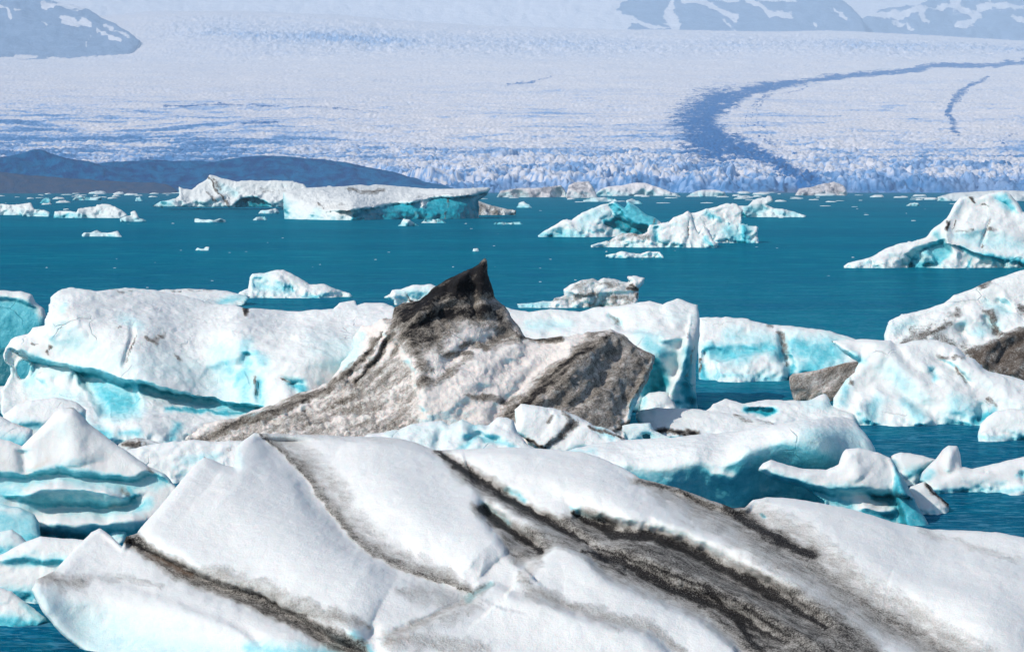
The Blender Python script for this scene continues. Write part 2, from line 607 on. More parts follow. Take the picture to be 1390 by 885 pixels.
def rock_material(name, c1, c2, sc, snow=(.86, .84, .86)):
    m, nt = new_mat(name)
    t = NT(nt)
    pos = t.n('ShaderNodeNewGeometry').outputs['Position']
    at = t.n('ShaderNodeAttribute', attribute_name='tint')
    sep = t.n('ShaderNodeSeparateColor')
    t.l(at.outputs['Color'], sep.inputs[0])
    n1 = t.noise(pos, 1 / sc, 7, .6)
    n2 = t.noise(pos, 6 / sc, 5, .6)
    c = t.mix(t.maprange(n2, .38, .62), c1, c2)
    sm = t.math('ADD', sep.outputs[1], t.math('MULTIPLY', t.math('SUBTRACT', n2, .5), 1.3))
    c = t.mix(t.maprange(sm, .44, .60), c, snow)
    bs = t.n('ShaderNodeBsdfPrincipled')
    t.l(c, bs.inputs['Base Color'])
    bs.inputs['Roughness'].default_value = .9
    bs.inputs['Specular IOR Level'].default_value = .1
    bp = t.n('ShaderNodeBump')
    bp.inputs['Strength'].default_value = .5
    bp.inputs['Distance'].default_value = sc * .08
    t.l(n2, bp.inputs['Height'])
    t.l(bp.outputs[0], bs.inputs['Normal'])
    o = t.n('ShaderNodeOutputMaterial')
    t.l(bs.outputs[0], o.inputs[0])
    return m


def water_material():
    m, nt = new_mat('lagoon_water')
    t = NT(nt)
    pos = t.n('ShaderNodeNewGeometry').outputs['Position']
    def mapped(sx, sy):
        mp = t.n('ShaderNodeMapping')
        mp.inputs['Scale'].default_value = (sx, sy, 1)
        t.l(pos, mp.inputs['Vector'])
        return mp.outputs[0]
    # ripples about 10-40 cm, gusts tens of metres across
    a = t.noise(mapped(1, 1.6), 3.2, 5, .6, .6)
    b = t.noise(mapped(1, 1.5), .55, 4, .6, .4)
    c3 = t.noise(mapped(.22, 1), .16, 5, .65)
    gust = t.noise(mapped(.25, 1), .018, 5, .62)
    col = t.mix(t.maprange(gust, .38, .62), (.0, .135, .22), (.0, .19, .275))
    col = t.mix(t.maprange(c3, .4, .68, 0, .4), col, (.0, .215, .30))
    e = t.noise(mapped(.35, 1.1), .55, 5, .7)
    col = t.mix(t.maprange(e, .50, .58, 0, .75), col, (.0, .125, .25))  # dark and light ripple dashes painted into the water colour
    col = t.mix(t.maprange(e, .36, .46, .6, 0), col, (.03, .30, .38))
    sx = t.n('ShaderNodeSeparateXYZ')
    t.l(pos, sx.inputs[0])
    near = t.math('ADD', sx.outputs[1], t.math('MULTIPLY', t.math('SUBTRACT', gust, .5), 40))
    col = t.mix(t.maprange(near, 52, 70, .85, 0), col, (.0, .09, .19))  # near water darkened in colour to stand for its darker reflections
    rp = t.noise(mapped(.8, 2.2), 2.4, 4, .65, .8)
    col = t.mix(t.math('MULTIPLY', t.maprange(rp, .5, .6), t.maprange(sx.outputs[1], 60, 200, .75, 0)), col, (.08, .27, .40))  # pale ripple glints painted into the colour
    bp = t.n('ShaderNodeBump')
    bp.inputs['Strength'].default_value = 1.0
    bp.inputs['Distance'].default_value = .26
    h = t.math('ADD', t.math('MULTIPLY', a, .45), t.math('MULTIPLY', b, 1.6))
    h = t.math('ADD', h, t.math('MULTIPLY', c3, 4.))
    t.l(h, bp.inputs['Height'])
    df = t.n('ShaderNodeBsdfDiffuse')
    t.l(col, df.inputs['Color']); t.l(bp.outputs[0], df.inputs['Normal'])
    gl = t.n('ShaderNodeBsdfGlossy')
    gl.inputs['Color'].default_value = (.15, .72, .95, 1)
    gl.inputs['Roughness'].default_value = .10
    t.l(bp.outputs[0], gl.inputs['Normal'])
    tr = t.n('ShaderNodeBsdfTransparent')
    tr.inputs['Color'].default_value = (.04, .75, .82, 1)
    lw = t.n('ShaderNodeLayerWeight')
    lw.inputs['Blend'].default_value = .16
    t.l(bp.outputs[0], lw.inputs['Normal'])
    m1 = t.n('ShaderNodeMixShader')
    m1.inputs[0].default_value = .22
    t.l(df.outputs[0], m1.inputs[1]); t.l(tr.outputs[0], m1.inputs[2])
    m2 = t.n('ShaderNodeMixShader')
    t.l(t.maprange(lw.outputs['Facing'], .0, 1., .04, .30), m2.inputs[0])
    t.l(m1.outputs[0], m2.inputs[1]); t.l(gl.outputs[0], m2.inputs[2])
    o = t.n('ShaderNodeOutputMaterial')
    t.l(m2.outputs[0], o.inputs[0])
    return m


def plain(name, col, rough=.9):
    m, nt = new_mat(name)
    t = NT(nt)
    pos = t.n('ShaderNodeNewGeometry').outputs['Position']
    c = t.mix(t.noise(pos, .2, 4), tuple(x * .8 for x in col), tuple(x * 1.2 for x in col))
    bs = t.n('ShaderNodeBsdfPrincipled')
    t.l(c, bs.inputs['Base Color'])
    bs.inputs['Roughness'].default_value = rough
    o = t.n('ShaderNodeOutputMaterial')
    t.l(bs.outputs[0], o.inputs[0])
    return m


# ------------------------------------------------------------------ setting: water, bed
def sheet(name, x, y0, y1, z, mat):
    P = np.array([[-x, y0, z], [x, y0, z], [x, y1, z], [-x, y1, z]], float)
    o = link_mesh(name, P, np.array([[0, 1, 2, 3]]), None, mat, (0, 0, 0), False)
    tag(o, kind='structure')
    return o


sheet('water', 9000, -60, 16000, 0.0, water_material())
sheet('lagoon_bed', 9000, -60, 16000, -3.0, plain('silt', (.002, .10, .15)))


# ------------------------------------------------------------------ setting: glacier
def build_glacier():
    nu, nv = 1150, 760
    px = np.linspace(-260, 1650, nu)
    Y = 2640 * (11700 / 2640.) ** (np.linspace(0, 1, nv) ** 1.15)
    U, YY = np.meshgrid(px, Y)
    u = U.ravel(); y = YY.ravel()
    rows = np.interp(y, [2640, 2800, 3300, 4200, 5200, 6500, 8000, 8800], [250, 243, 212, 171, 141, 113, 90, 80])
    crest = np.interp(u, [-260, 100, 200, 300, 450, 550, 650, 850, 1170, 1390, 1650], [30, 24, 16, 14, 20, 28, 36, 41, 43, 56, 66])
    tf = np.interp(y, [8800, 9400, 9900, 10500, 11700], [0, .35, .55, .9, 1.0])
    rows = rows * (1 - tf) + crest * tf
    # the left part of the ice falls back towards its margin, the basin on the left lies lower
    rows = rows + 6 * np.exp(-((u - 80) / 260) ** 2) * sstep((y - 5500) / 2500) * (1 - sstep((y - 9000) / 900))
    rows = rows + 4 * (1 - tf) * fbm(np.stack([u / 260, np.log(y) * 9, 0 * u], -1), 3, 3) * sstep((y - 2900) / 1500)
    P = unproj(u, rows, y)
    x = P[:, 0]
    # torn, crevassed surface
    q = np.stack([x / 11, y / 16, 0 * x], -1)
    q = q + .6 * fbm(q * .7, 4, 5)[:, None]
    f1, f2, fc = worley(q, 11)
    q2 = np.stack([x / 34, y / 40, 0 * x + 3], -1)
    g1, g2, gc = worley(q2 + .3 * fbm(q2, 2, 6)[:, None], 17)
    rid = 0.5 - np.abs(fbm(np.stack([x / 75, y / 38, 0 * x], -1), 6, 21, .62)) * 2
    front = 1 - sstep((y - 2700) / 1500)
    fall = np.exp(-((y - 9700) / 700) ** 2) * sstep((u - 150) / 150) * (.55 + .5 * fbm(np.stack([u / 160, y / 700, 0 * u], -1), 3, 77))
    fall = np.clip(fall, 0, 1)
    patchy = .55 + .9 * np.clip(fbm(np.stack([x / 260, y / 420, 0 * x], -1), 3, 78) + .3, 0, 1)
    amp = (2.2 + 5.5 * front) * patchy + 26 * fall
    z = P[:, 2] + amp * ((.28 + .12 * front) * fc * sstep((f2 - f1) / .25) + (.5 + .5 * front) * gc * sstep((g2 - g1) / .08) + 1.25 * rid) * sstep((11600 - y) / 900)
    z += 14 * fbm(np.stack([x / 420, y / 260, 0 * x], -1), 5, 31, .6) * sstep((y - 2900) / 1200)
    z += 11 * fbm(np.stack([x / 70, y / 60, 0 * x], -1), 3, 33) * front * sstep((3500 - y) / 600)
    cre = np.clip(1.1 - (f2 - f1) / .22, 0, 1)
    z -= (2.0 + 2 * front) * cre
    # calving front
    yf = 2705 + 260 * sstep((600 - u) / 90) + 55 * fbm(np.stack([u / 55, 0 * u, 0 * u], -1), 5, 41) + 14 * gc
    z = -6 + (z + 6) * sstep((y - yf) / 75)
    P[:, 2] = z
    # moraine bands
    wu = u + 9 * fbm(np.stack([u / 30, rows / 12, 0 * u], -1), 4, 51)
    wv = rows + 4 * fbm(np.stack([u / 30, rows / 12, 0 * u + 9], -1), 4, 52)
    tint = np.zeros((len(u), 3))
    def band(pts, ws, val):
        D, S, tt, _, _ = seg_dist(wu, wv, pts)
        w = np.interp(tt, np.linspace(0, 1, len(ws)), ws)
        tint[:, 0] = np.maximum(tint[:, 0], val * np.exp(-(D / (w * (1 + .25 * (tt > .35) * S * (u < 1000) * (w > 5)))) ** 2))
    band([(1660, 66), (1390, 84), (1290, 91), (1200, 97), (1130, 106), (1060, 115), (1005, 129), (965, 146), (952, 165), (962, 188), (1005, 205), (1050, 219), (1080, 238), (1105, 250)],
         [2.6, 2.6, 2.8, 3.4, 4, 5.5, 10, 20, 30, 30, 15, 9, 8, 10], 1.15)
    band([(225, 147), (300, 144), (380, 146)], [1.6, 2.2, 1.2], .95)
    band([(330, 171), (380, 169)], [1.2, 1.4], .7)
    band([(400, 147), (470, 150), (520, 156)], [1.5, 1.5, 1.2], .5)
    band([(1345, 106), (1318, 118), (1298, 132), (1285, 150), (1295, 176), (1304, 184)], [1.5, 3, 5, 4, 5, 3], .75)
    band([(1380, 180), (1360, 192), (1372, 215)], [3, 3, 3], .5)
    band([(690, 117), (720, 112), (745, 105)], [1.5, 1.5, 1], .5)
    # parallel flow lines inside the bend
    for off in (1.0, 1.6, 2.3):
        band([(1100, 118), (1040, 132 + 2 * off), (1000 + 12 * off, 150), (995 + 16 * off, 170), (1025 + 14 * off, 195), (1080, 212)], [1.1, 1.2, 1.4, 1.4, 1.2], .45)
    # dirty ice at the base of the front
    low = np.clip(1 - (z - 1) / 9, 0, 1) * (y < yf + 40)
    tint[:, 2] = np.maximum(tint[:, 2], .55 * low * np.exp(-((u - 1100) / 70) ** 2))
    tint[:, 2] = np.maximum(tint[:, 2], .45 * low * np.exp(-((u - 740) / 70) ** 2))
    n = fbm(np.stack([x / 300, y / 130, 0 * x], -1), 5, 61, .65)
    streaks = fbm(np.stack([x / 85, y / 55, 0 * x], -1), 5, 62, .7)  # blue shadow streaks, painted into the glacier tint below
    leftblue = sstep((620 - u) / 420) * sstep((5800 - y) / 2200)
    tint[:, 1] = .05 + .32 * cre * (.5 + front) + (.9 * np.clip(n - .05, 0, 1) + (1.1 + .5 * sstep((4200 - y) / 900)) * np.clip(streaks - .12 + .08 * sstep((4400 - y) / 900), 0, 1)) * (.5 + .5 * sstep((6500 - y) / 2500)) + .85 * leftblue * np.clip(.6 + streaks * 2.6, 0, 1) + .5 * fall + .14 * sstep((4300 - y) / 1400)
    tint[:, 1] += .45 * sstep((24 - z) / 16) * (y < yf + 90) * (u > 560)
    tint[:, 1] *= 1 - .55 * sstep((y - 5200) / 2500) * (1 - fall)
    i = np.arange(nu * nv).reshape(nv, nu)
    quads = np.stack([i[:-1, :-1].ravel(), i[:-1, 1:].ravel(), i[1:, 1:].ravel(), i[1:, :-1].ravel()], -1)
    o = link_mesh('glacier', P, quads, tint, glacier_material(), (0, 0, 0))
    tag(o, kind='structure')


build_glacier()

M_mtn = rock_material('snowy_rock', (.17, .26, .40), (.22, .31, .46), 420.)  # pale blue of the haze mixed into the rock colour
M_hill = rock_material('dark_moraine', (.0, .05, .19), (.0, .12, .29), 90.)  # blue of the hazy distance worked into the moraine colour
M_hill2 = rock_material('gravel_moraine', (.03, .07, .15), (.06, .08, .14), 60.)


def ridge(name, poly, Y0, depth, mat, snowpatch=(), noise=(), res=3.0, seed=1, lean=3.0, rough=1.5, basey=None):
    return berg(name, None, poly, basey or max(p[1] for p in poly), mat, Y0=Y0, lean=lean, thick=depth, res=res, rough=rough, tints=snowpatch,
                noise=noise, kind='structure', water=False, seed=seed, warp=8, rim=10)


# rock spur with haze blue in its colour and snow at upper left, and its neighbours beyond the plateau on the right
ridge('mountain', [(-260, -60), (-60, -45), (0, -22), (40, -12), (62, -4), (78, 4), (100, 6), (120, 14), (150, 30), (175, 44), (190, 58), (180, 74), (150, 88), (110, 100), (80, 112), (0, 122), (-260, 130)],
      8250, 1500, M_mtn,
      [('b', [(0, 6), (14, 26)], 3, .9), ('b', [(20, 22), (25, 18)], 3, .9), ('b', [(60, 5), (120, 8), (150, 22)], 5, 1), ('b', [(85, 28), (100, 38), (95, 30), (118, 33)], 6, 1),
       ('b', [(130, 42), (150, 55), (165, 60)], 3.5, .9), ('b', [(50, 28), (66, 42)], 2.4, .8), ('b', [(124, 52), (118, 66)], 2.2, .8), ('b', [(140, 36), (176, 50)], 5, .7)],
      [('f', 60, 9), ('ridge', 26, 4)], seed=31, lean=6)
ridge('mountain', [(-260, -90), (600, -90), (800, -80), (860, -50), (960, -60), (1040, -52), (1110, -22), (1135, -6), (1155, 10), (1170, 26), (1176, 44), (1170, 60), (-260, 60)],
      12200, 1500, M_mtn,
      [('bp', [(-300, -120), (860, -100), (862, -8), (840, 14), (858, 20), (840, 50), (800, 90), (-300, 90)], 5, .95), ('b', [(858, 26), (905, 38)], 4, .9), ('b', [(912, 6), (905, 25), (918, 34)], 7, .95),
       ('b', [(930, 2), (970, 8), (1000, 22)], 5, .9), ('b', [(1020, 3), (1050, 20), (1076, 24)], 6, .9), ('b', [(960, -6), (1080, -2)], 6, .9),
       ('b', [(1130, 12), (1152, 26)], 3, .8), ('b', [(1106, 35), (1110, 38)], 3, .8), ('b', [(985, 26), (1000, 38)], 3, .7)],
      [('f', 70, 4), ('ridge', 24, 2)], seed=32, lean=4)
ridge('mountain', [(1150, 60), (1160, 44), (1172, 26), (1195, 14), (1240, 8), (1270, -4), (1300, -18), (1340, -40), (1650, -60), (1650, 70)],
      12700, 1500, M_mtn,
      [('b', [(1180, 22), (1230, 22), (1270, 10), (1300, -4)], 5, .9), ('b', [(1290, 4), (1330, 20), (1300, 32)], 6, .95), ('b', [(1320, 14), (1350, 4), (1390, 8)], 5, .95), ('b', [(1378, 24), (1400, 28)], 6, .9),
       ('b', [(1210, 30), (1240, 38)], 3.5, .8), ('b', [(1240, 16), (1262, 28)], 4, .8), ('b', [(1340, -20), (1500, -20)], 10, .9)],
      [('f', 70, 9), ('ridge', 24, 5)], seed=33, lean=4)
ridge('snow_field', [(-260, -70), (1650, -70), (1650, 30), (-260, 60)], 13600, 900, M_mtn,
      [('bp', [(-300, -100), (1700, -100), (1700, 100), (-300, 100)], 3, 1.0)], [('f', 120, 5)], seed=34, lean=4)

ridge('moraine_ridge', [(60, 262), (90, 226), (150, 220), (200, 217), (250, 219), (290, 219), (330, 213), (360, 211), (400, 213), (440, 217), (470, 220), (500, 227), (530, 233), (560, 241), (590, 250), (630, 258), (660, 266), (60, 266)],
      2660, 260, M_hill, noise=[('f', 40, 3), ('ridge', 20, 3), ('f', 8, 1.4)], seed=35, lean=2.5)
ridge('moraine_hill', [(-260, 266), (-260, 206), (-120, 214), (-40, 216), (0, 213), (30, 209), (46, 203), (58, 204), (75, 211), (100, 217), (128, 221), (150, 233), (185, 245), (215, 249), (240, 252), (262, 266)],
      2560, 220, M_hill, noise=[('f', 34, 5), ('ridge', 20, 4), ('ridge', 8, 1.4)], seed=36, lean=2.2)
ridge('gravel_bank', [(-260, 266), (-260, 238), (-100, 236), (0, 234), (50, 239), (100, 243), (150, 246), (200, 248), (225, 250), (240, 258), (244, 266)],
      2480, 150, M_hill2, noise=[('f', 30, 1.5), ('ridge', 10, .8)], seed=37, lean=2.5)

CH_ = [('facet', 26, 3.0), ('f', 18, 2.0), ('cup', 9, 1.4)]
SM_ = [('f', 60, 3.0), ('cup', 16, 1.0)]

# ------------------------------------------------------------------ foreground berg
Vp = [(43, 800), (50, 786), (74, 774), (100, 746), (124, 722), (136, 716), (152, 728), (166, 742), (171, 728), (186, 724), (191, 716), (215, 690), (243, 656), (262, 632), (277, 620), (290, 624), (304, 631),
      (318, 634), (320, 610), (330, 598), (345, 588), (375, 589), (400, 590), (480, 592), (515, 593), (540, 595), (566, 601), (592, 611), (640, 609), (690, 607), (750, 610), (790, 614), (812, 620), (847, 635),
      (868, 648), (900, 657), (931, 666), (965, 679), (995, 689), (1010, 689), (1022, 679), (1040, 675), (1062, 675), (1110, 682), (1160, 692), (1215, 709), (1263, 718), (1311, 720), (1351, 722), (1390, 729),
      (1480, 742), (1560, 760), (1600, 800), (1600, 985), (300, 985), (200, 950), (120, 888), (85, 862), (58, 830)]
Vc = [(43, 800, 30.2), (110, 885, 29.6), (200, 950, 28), (136, 716, 32.4), (75, 775, 31.2), (190, 718, 32.2), (277, 620, 35), (345, 590, 36.6), (480, 592, 37.2), (592, 611, 36.6), (750, 610, 36.4), (850, 636, 35.2),
      (1000, 688, 34), (1060, 675, 34.4), (1263, 718, 33.6), (1400, 729, 33.2), (1590, 800, 31.5), (1590, 985, 27), (1300, 985, 26.6), (1000, 985, 26.4), (700, 985, 26.3), (400, 985, 26.6),
      (300, 700, 32.6), (400, 760, 30.9), (560, 700, 32.8), (700, 780, 30.2), (900, 800, 29.9), (1150, 800, 30.4), (250, 830, 29.9), (350, 885, 28.7), (1350, 850, 29.4), (850, 700, 32.6)]
creaseA = [(352, 590), (373, 608), (400, 632), (425, 659), (446, 690), (462, 714), (498, 747), (535, 768), (579, 784), (612, 795), (640, 806)]
cut1 = [(592, 611), (631, 637), (652, 652), (690, 678), (730, 698), (775, 724), (800, 740)]
cut2 = [(654, 690), (690, 716), (734, 745)]
edgeB = [(640, 650), (653, 692), (667, 725), (689, 751), (711, 771)]
st3 = [(778, 694), (830, 722), (883, 727), (931, 747), (991, 775), (1050, 807), (1120, 850)]
st4 = [(790, 747), (843, 763), (891, 787), (931, 807), (991, 831), (1060, 870)]
valD = [(868, 648), (931, 670), (1000, 702), (1050, 737), (1110, 772), (1160, 810), (1200, 835), (1250, 862), (1320, 900)]
stripL = [(166, 732), (186, 732), (214, 756), (247, 778), (289, 794), (351, 814), (400, 838), (440, 862), (500, 890)]
slabM = [(528, 862), (557, 852), (605, 826), (650, 803), (671, 793), (704, 808), (730, 811), (782, 835), (875, 859), (907, 885), (930, 930)]
slabN = [(706, 786), (730, 762), (754, 741), (770, 741), (794, 755), (831, 787), (891, 813), (951, 837), (999, 880), (1030, 930)]
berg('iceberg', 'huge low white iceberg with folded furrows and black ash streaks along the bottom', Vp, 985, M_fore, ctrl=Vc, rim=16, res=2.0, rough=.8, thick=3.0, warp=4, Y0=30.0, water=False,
     strokes=[
         ('b', creaseA, 20, -60, 50), ('s', creaseA, 3, -9, 14), ('b', [(404, 655), (412, 668), (436, 696), (470, 730)], 7, -14, 14),
         ('b', [(290, 650), (350, 700), (420, 765), (520, 815)], 55, 44), ('b', [(470, 600), (550, 670), (620, 730), (660, 775)], 52, 52),
         ('s', [(592, 611), (631, 637), (660, 663), (700, 690), (740, 712), (790, 740)], 3, 38, 60),
         ('b', cut1, 10, -46, 10), ('b', cut2, 9, -52, 9), ('s', edgeB, 4, 26, 30), ('b', [(670, 672), (700, 697), (745, 722)], 7, 16, 7),
         ('b', [(640, 615), (740, 640), (820, 670), (900, 700), (1000, 735), (1100, 790)], 26, 52, 30),
         ('b', st3, 13, -52, 16), ('b', st4, 12, -34, 12), ('b', [(850, 745), (950, 785), (1050, 835), (1120, 880)], 12, 18),
         ('b', valD, 24, -62, 44), ('b', [(1020, 690), (1110, 720), (1250, 790), (1400, 850)], 55, 44), ('b', [(1260, 720), (1310, 745), (1390, 765), (1480, 780)], 12, -16, 20),
         ('b', [(1120, 700), (1200, 750), (1330, 800), (1480, 860)], 16, -8, 26),
         ('s', [(166, 728), (214, 752), (289, 788), (351, 808), (400, 834), (450, 862), (520, 900)], 4, -30, 50), ('b', stripL, 14, -30, 14),
         ('b', [(60, 790), (160, 812), (260, 830), (350, 860), (430, 885)], 28, 38), ('b', [(150, 792), (240, 812), (330, 850), (360, 880)], 5, -9, 12),
         ('s', slabM, 4, 38, 40), ('b', slabM[:5], 4, -22, 4), ('s', slabN, 4, 46, 55), ('b', [(720, 800), (800, 850), (900, 880)], 30, 10),
         ('b', [(440, 868), (470, 850), (500, 872), (520, 920)], 14, 14), ('b', [(500, 850), (512, 885), (520, 940)], 12, -24),
         ('b', [(1212, 770), (1203, 800), (1196, 850)], 1.6, -2), ('b', [(780, 694), (800, 708), (850, 716)], 8, -26), ('b', [(682, 666), (700, 672), (726, 682)], 6, -20),
         ('b', [(653, 684), (668, 694), (690, 706)], 7, -24),
         ('b', [(1000, 760), (1060, 790), (1150, 850)], 10, 12), ('b', [(930, 765), (1010, 800), (1090, 850)], 5, -10)],
     tints=[
         ('d', creaseA, 3, .68, 20), ('d', [(380, 596), (430, 630), (470, 680)], 16, .34), ('dp', [(372, 592), (410, 594), (450, 650), (530, 735), (610, 788), (560, 780), (490, 742), (440, 680)], 24, .34),
         ('d', [(400, 592), (560, 598), (640, 640)], 9, .2), ('d', [(540, 800), (600, 815), (640, 820), (560, 850)], 22, .34),
         ('d', cut1, 14, .95, 8), ('d', cut2, 12, 1., 7), ('dp', [(655, 690), (690, 705), (740, 715), (800, 735), (800, 752), (750, 742), (735, 760), (700, 765), (680, 742)], 9, .62),
         ('d', cut1[2:], 8, 1.0), ('dp', [(660, 655), (700, 675), (760, 700), (800, 690), (850, 715), (880, 722), (800, 745), (740, 720), (690, 690)], 8, .7),
         ('d', [(592, 611), (640, 640), (680, 662)], 9, .5), ('dp', [(740, 725), (800, 735), (860, 722), (930, 742), (1010, 770), (1080, 795), (1140, 825), (1190, 870), (1230, 940), (1040, 940), (1000, 878), (950, 835), (890, 810), (830, 785), (790, 755)], 16, .74),
         ('d', st3, 15, 1.05, 10), ('d', st4, 14, 1.0, 12), ('d', [(800, 740), (900, 775), (1000, 815), (1080, 870)], 7, .9), ('d', [(960, 800), (1000, 840), (1040, 890)], 10, 1.),
         ('d', valD, 36, .62, 20), ('d', [(985, 690), (1040, 722), (1100, 755)], 14, .95), ('d', [(868, 650), (920, 668), (970, 690)], 7, .8), ('dp', [(1010, 690), (1040, 680), (1110, 720), (1180, 780), (1210, 830), (1130, 790), (1060, 740)], 20, .4),
         ('d', [(1250, 720), (1320, 742), (1380, 760)], 8, .25), ('d', [(1180, 800), (1260, 850), (1340, 895)], 22, .35),
         ('dp', [(169, 727), (186, 724), (214, 746), (250, 766), (300, 785), (370, 812), (430, 840), (500, 870), (500, 900), (430, 872), (370, 838), (300, 808), (235, 786), (190, 756)], 6, .74),
         ('d', [(172, 730), (214, 756), (260, 780)], 8, .95), ('d', [(250, 770), (330, 790), (420, 830), (500, 850)], 14, .45), ('d', [(60, 782), (90, 790), (110, 790)], 14, .5), ('d', [(90, 785), (150, 785), (220, 795)], 8, .28),
         ('d', slabM[:5], 8, .45), ('d', [(530, 868), (560, 868), (650, 880)], 16, .38), ('d', [(705, 775), (720, 800), (800, 830), (880, 850), (930, 885)], 12, .45), ('d', [(706, 786), (730, 766)], 10, .35),
         ('b', [(320, 610), (322, 632)], 10, .14), ('bp', [(40, 800), (80, 810), (200, 850), (330, 885), (330, 960), (120, 900)], 30, .22), ('b', [(340, 880), (400, 888), (455, 886)], 12, .42), ('b', [(480, 860), (500, 880), (510, 900)], 7, .5),
         ('b', [(655, 686), (675, 700), (692, 712)], 4, .5), ('b', [(685, 664), (715, 678)], 4, .42), ('b', [(776, 690), (800, 700), (815, 703)], 4, .42), ('b', [(632, 812), (650, 803), (668, 793)], 3, .45), ('b', [(1034, 698)], 3, .8) if False else ('b', [(1033, 697), (1036, 699)], 3, .85),
         ('o', [(690, 800), (780, 832), (830, 850)], 6, .25), ('o', [(200, 755), (260, 782)], 5, .3), ('o', [(530, 872), (548, 862)], 8, .35)],
     noise=[('f', 90, 3.6), ('f', 22, .7), ('cup', 16, .5)],
     parts=[('ash_band', lambda u, v, t: (t[:, 0] > .72) & (u < 560), 'dark ash band along the left slab'), ('ash_band', lambda u, v, t: (t[:, 0] > .72) & (u > 630) & (v < 770 + 0 * u) & (u < 860), 'black ash hollows under the middle fold'), ('ash_band', lambda u, v, t: (t[:, 0] > .72) & (u >= 740), 'long black ash streaks of the middle')])

# ------------------------------------------------------------------ left cluster
berg('iceberg', 'cone topped white berg with undercut turquoise layers at the left edge',
     [(-80, 585), (0, 596), (14, 598), (29, 605), (54, 582), (74, 559), (82, 553), (101, 553), (120, 574), (157, 602), (177, 615), (202, 633), (223, 642), (241, 662), (234, 690), (214, 712), (190, 735), (30, 735), (-80, 735)],
     735, M_fore, lean=.45, rim=12,
     strokes=[('s', [(-80, 640), (0, 643), (40, 643), (82, 640), (136, 648), (173, 650), (205, 643), (240, 655)], 3, -20, 26), ('b', [(30, 668), (60, 664), (110, 664), (165, 672)], 9, 30), ('s', [(24, 675), (60, 680), (136, 686), (174, 674)], 3, -18, 14),
              ('b', [(40, 693), (110, 692), (190, 684)], 8, -12), ('b', [(60, 712), (120, 712), (200, 706)], 10, 26), ('b', [(92, 556), (100, 590), (110, 630)], 22, 14), ('b', [(29, 608), (34, 640)], 8, -12)],
     tints=[('b', [(-60, 655), (0, 655), (30, 650), (80, 646), (130, 652), (175, 658), (225, 650)], 11, .4), ('b', [(-60, 670), (0, 672), (18, 668)], 14, .46), ('b', [(175, 660), (185, 690), (200, 680)], 9, .5),  # shade under the layers painted in as blue
            ('b', [(30, 682), (80, 688), (140, 692), (180, 690)], 12, .38), ('b', [(60, 724), (110, 728), (200, 720)], 8, .5), ('b', [(36, 636), (90, 636), (170, 646)], 3, .3),
            ('o', [(36, 640), (50, 632), (66, 624)], 4, .6), ('o', [(32, 662), (44, 655)], 3, .6), ('o', [(0, 622), (8, 632)], 6, .3), ('d', [(82, 553), (101, 553)], 2, .55), ('d', [(200, 636), (206, 642)], 4, .5), ('d', [(166, 664), (174, 670)], 3, .6)],
     noise=[('f', 50, 2.5), ('cup', 10, .6)])
berg('iceberg', 'smooth white slab behind the cone topped berg', [(-10, 585), (8, 560), (21, 551), (41, 543), (74, 539), (103, 545), (117, 557), (116, 575), (110, 615), (-10, 615)], 615, M_near, tints=[('b', [(20, 575), (50, 580)], 8, .35), ('b', [(110, 560), (114, 575)], 4, .4)], noise=SM_,
     strokes=[('b', [(10, 575), (60, 570), (110, 562)], 8, 8)])
berg('iceberg', 'small grey dirty lump below the arch at the left edge', [(-80, 522), (0, 524), (25, 524), (39, 532), (44, 542), (25, 549), (0, 562), (-80, 562)], 560, M_near, tints=[('d', [(-20, 548), (20, 543), (40, 545)], 5, .6), ('b', [(20, 532), (38, 538)], 5, .3)], noise=SM_, dirt=.1)
berg('iceberg', 'low pale blue lump at the left edge beside the cone topped berg', [(-80, 560), (0, 564), (25, 577), (45, 583), (44, 600), (30, 620), (-80, 620)], 620, M_near, tints=[('b', [(-10, 600), (30, 600)], 10, .5), ('d', [(-10, 556), (12, 566), (40, 580)], 3, .3)], noise=SM_)
berg('iceberg', 'snowy hummock between the cone topped berg and the folded foreground berg', [(160, 614), (190, 606), (214, 602), (236, 599), (262, 597), (290, 600), (320, 598), (345, 598), (345, 650), (200, 655), (170, 640)], 655, M_near, noise=[('lump', 14, 4), ('f', 20, 2), ('cup', 9, 1)], lean=.8,
     tints=[('b', [(250, 625), (290, 620)], 8, .25), ('d', [(298, 606), (310, 612)], 3, .3)])
berg('iceberg', 'little ash speckled lump in front of the blue feet of the long wall berg', [(160, 604), (170, 597), (185, 594), (205, 597), (228, 605), (228, 620), (160, 620)], 620, M_near, dirt=.25, noise=[('lump', 8, 3)], tints=[('d', [(172, 602), (190, 602)], 4, .8)])
berg('iceberg', 'clear turquoise dome of ice at the left edge', [(-80, 690), (0, 684), (29, 689), (47, 697), (54, 710), (60, 745), (-80, 745)], 745, M_fore, blue=.42, noise=[('f', 40, 3), ('cup', 14, 1.4)], tints=[('b', [(0, 725), (50, 730)], 10, .6), ('b', [(0, 690), (30, 694)], 5, -.5)])
berg('iceberg', 'small pale lump in front of the turquoise dome at the left edge', [(-80, 724), (0, 722), (16, 718), (30, 728), (44, 742), (44, 760), (-80, 760)], 760, M_fore, noise=[('f', 30, 3), ('cup', 10, 1)], blue=.12, tints=[('b', [(0, 745), (40, 750)], 8, .5)])
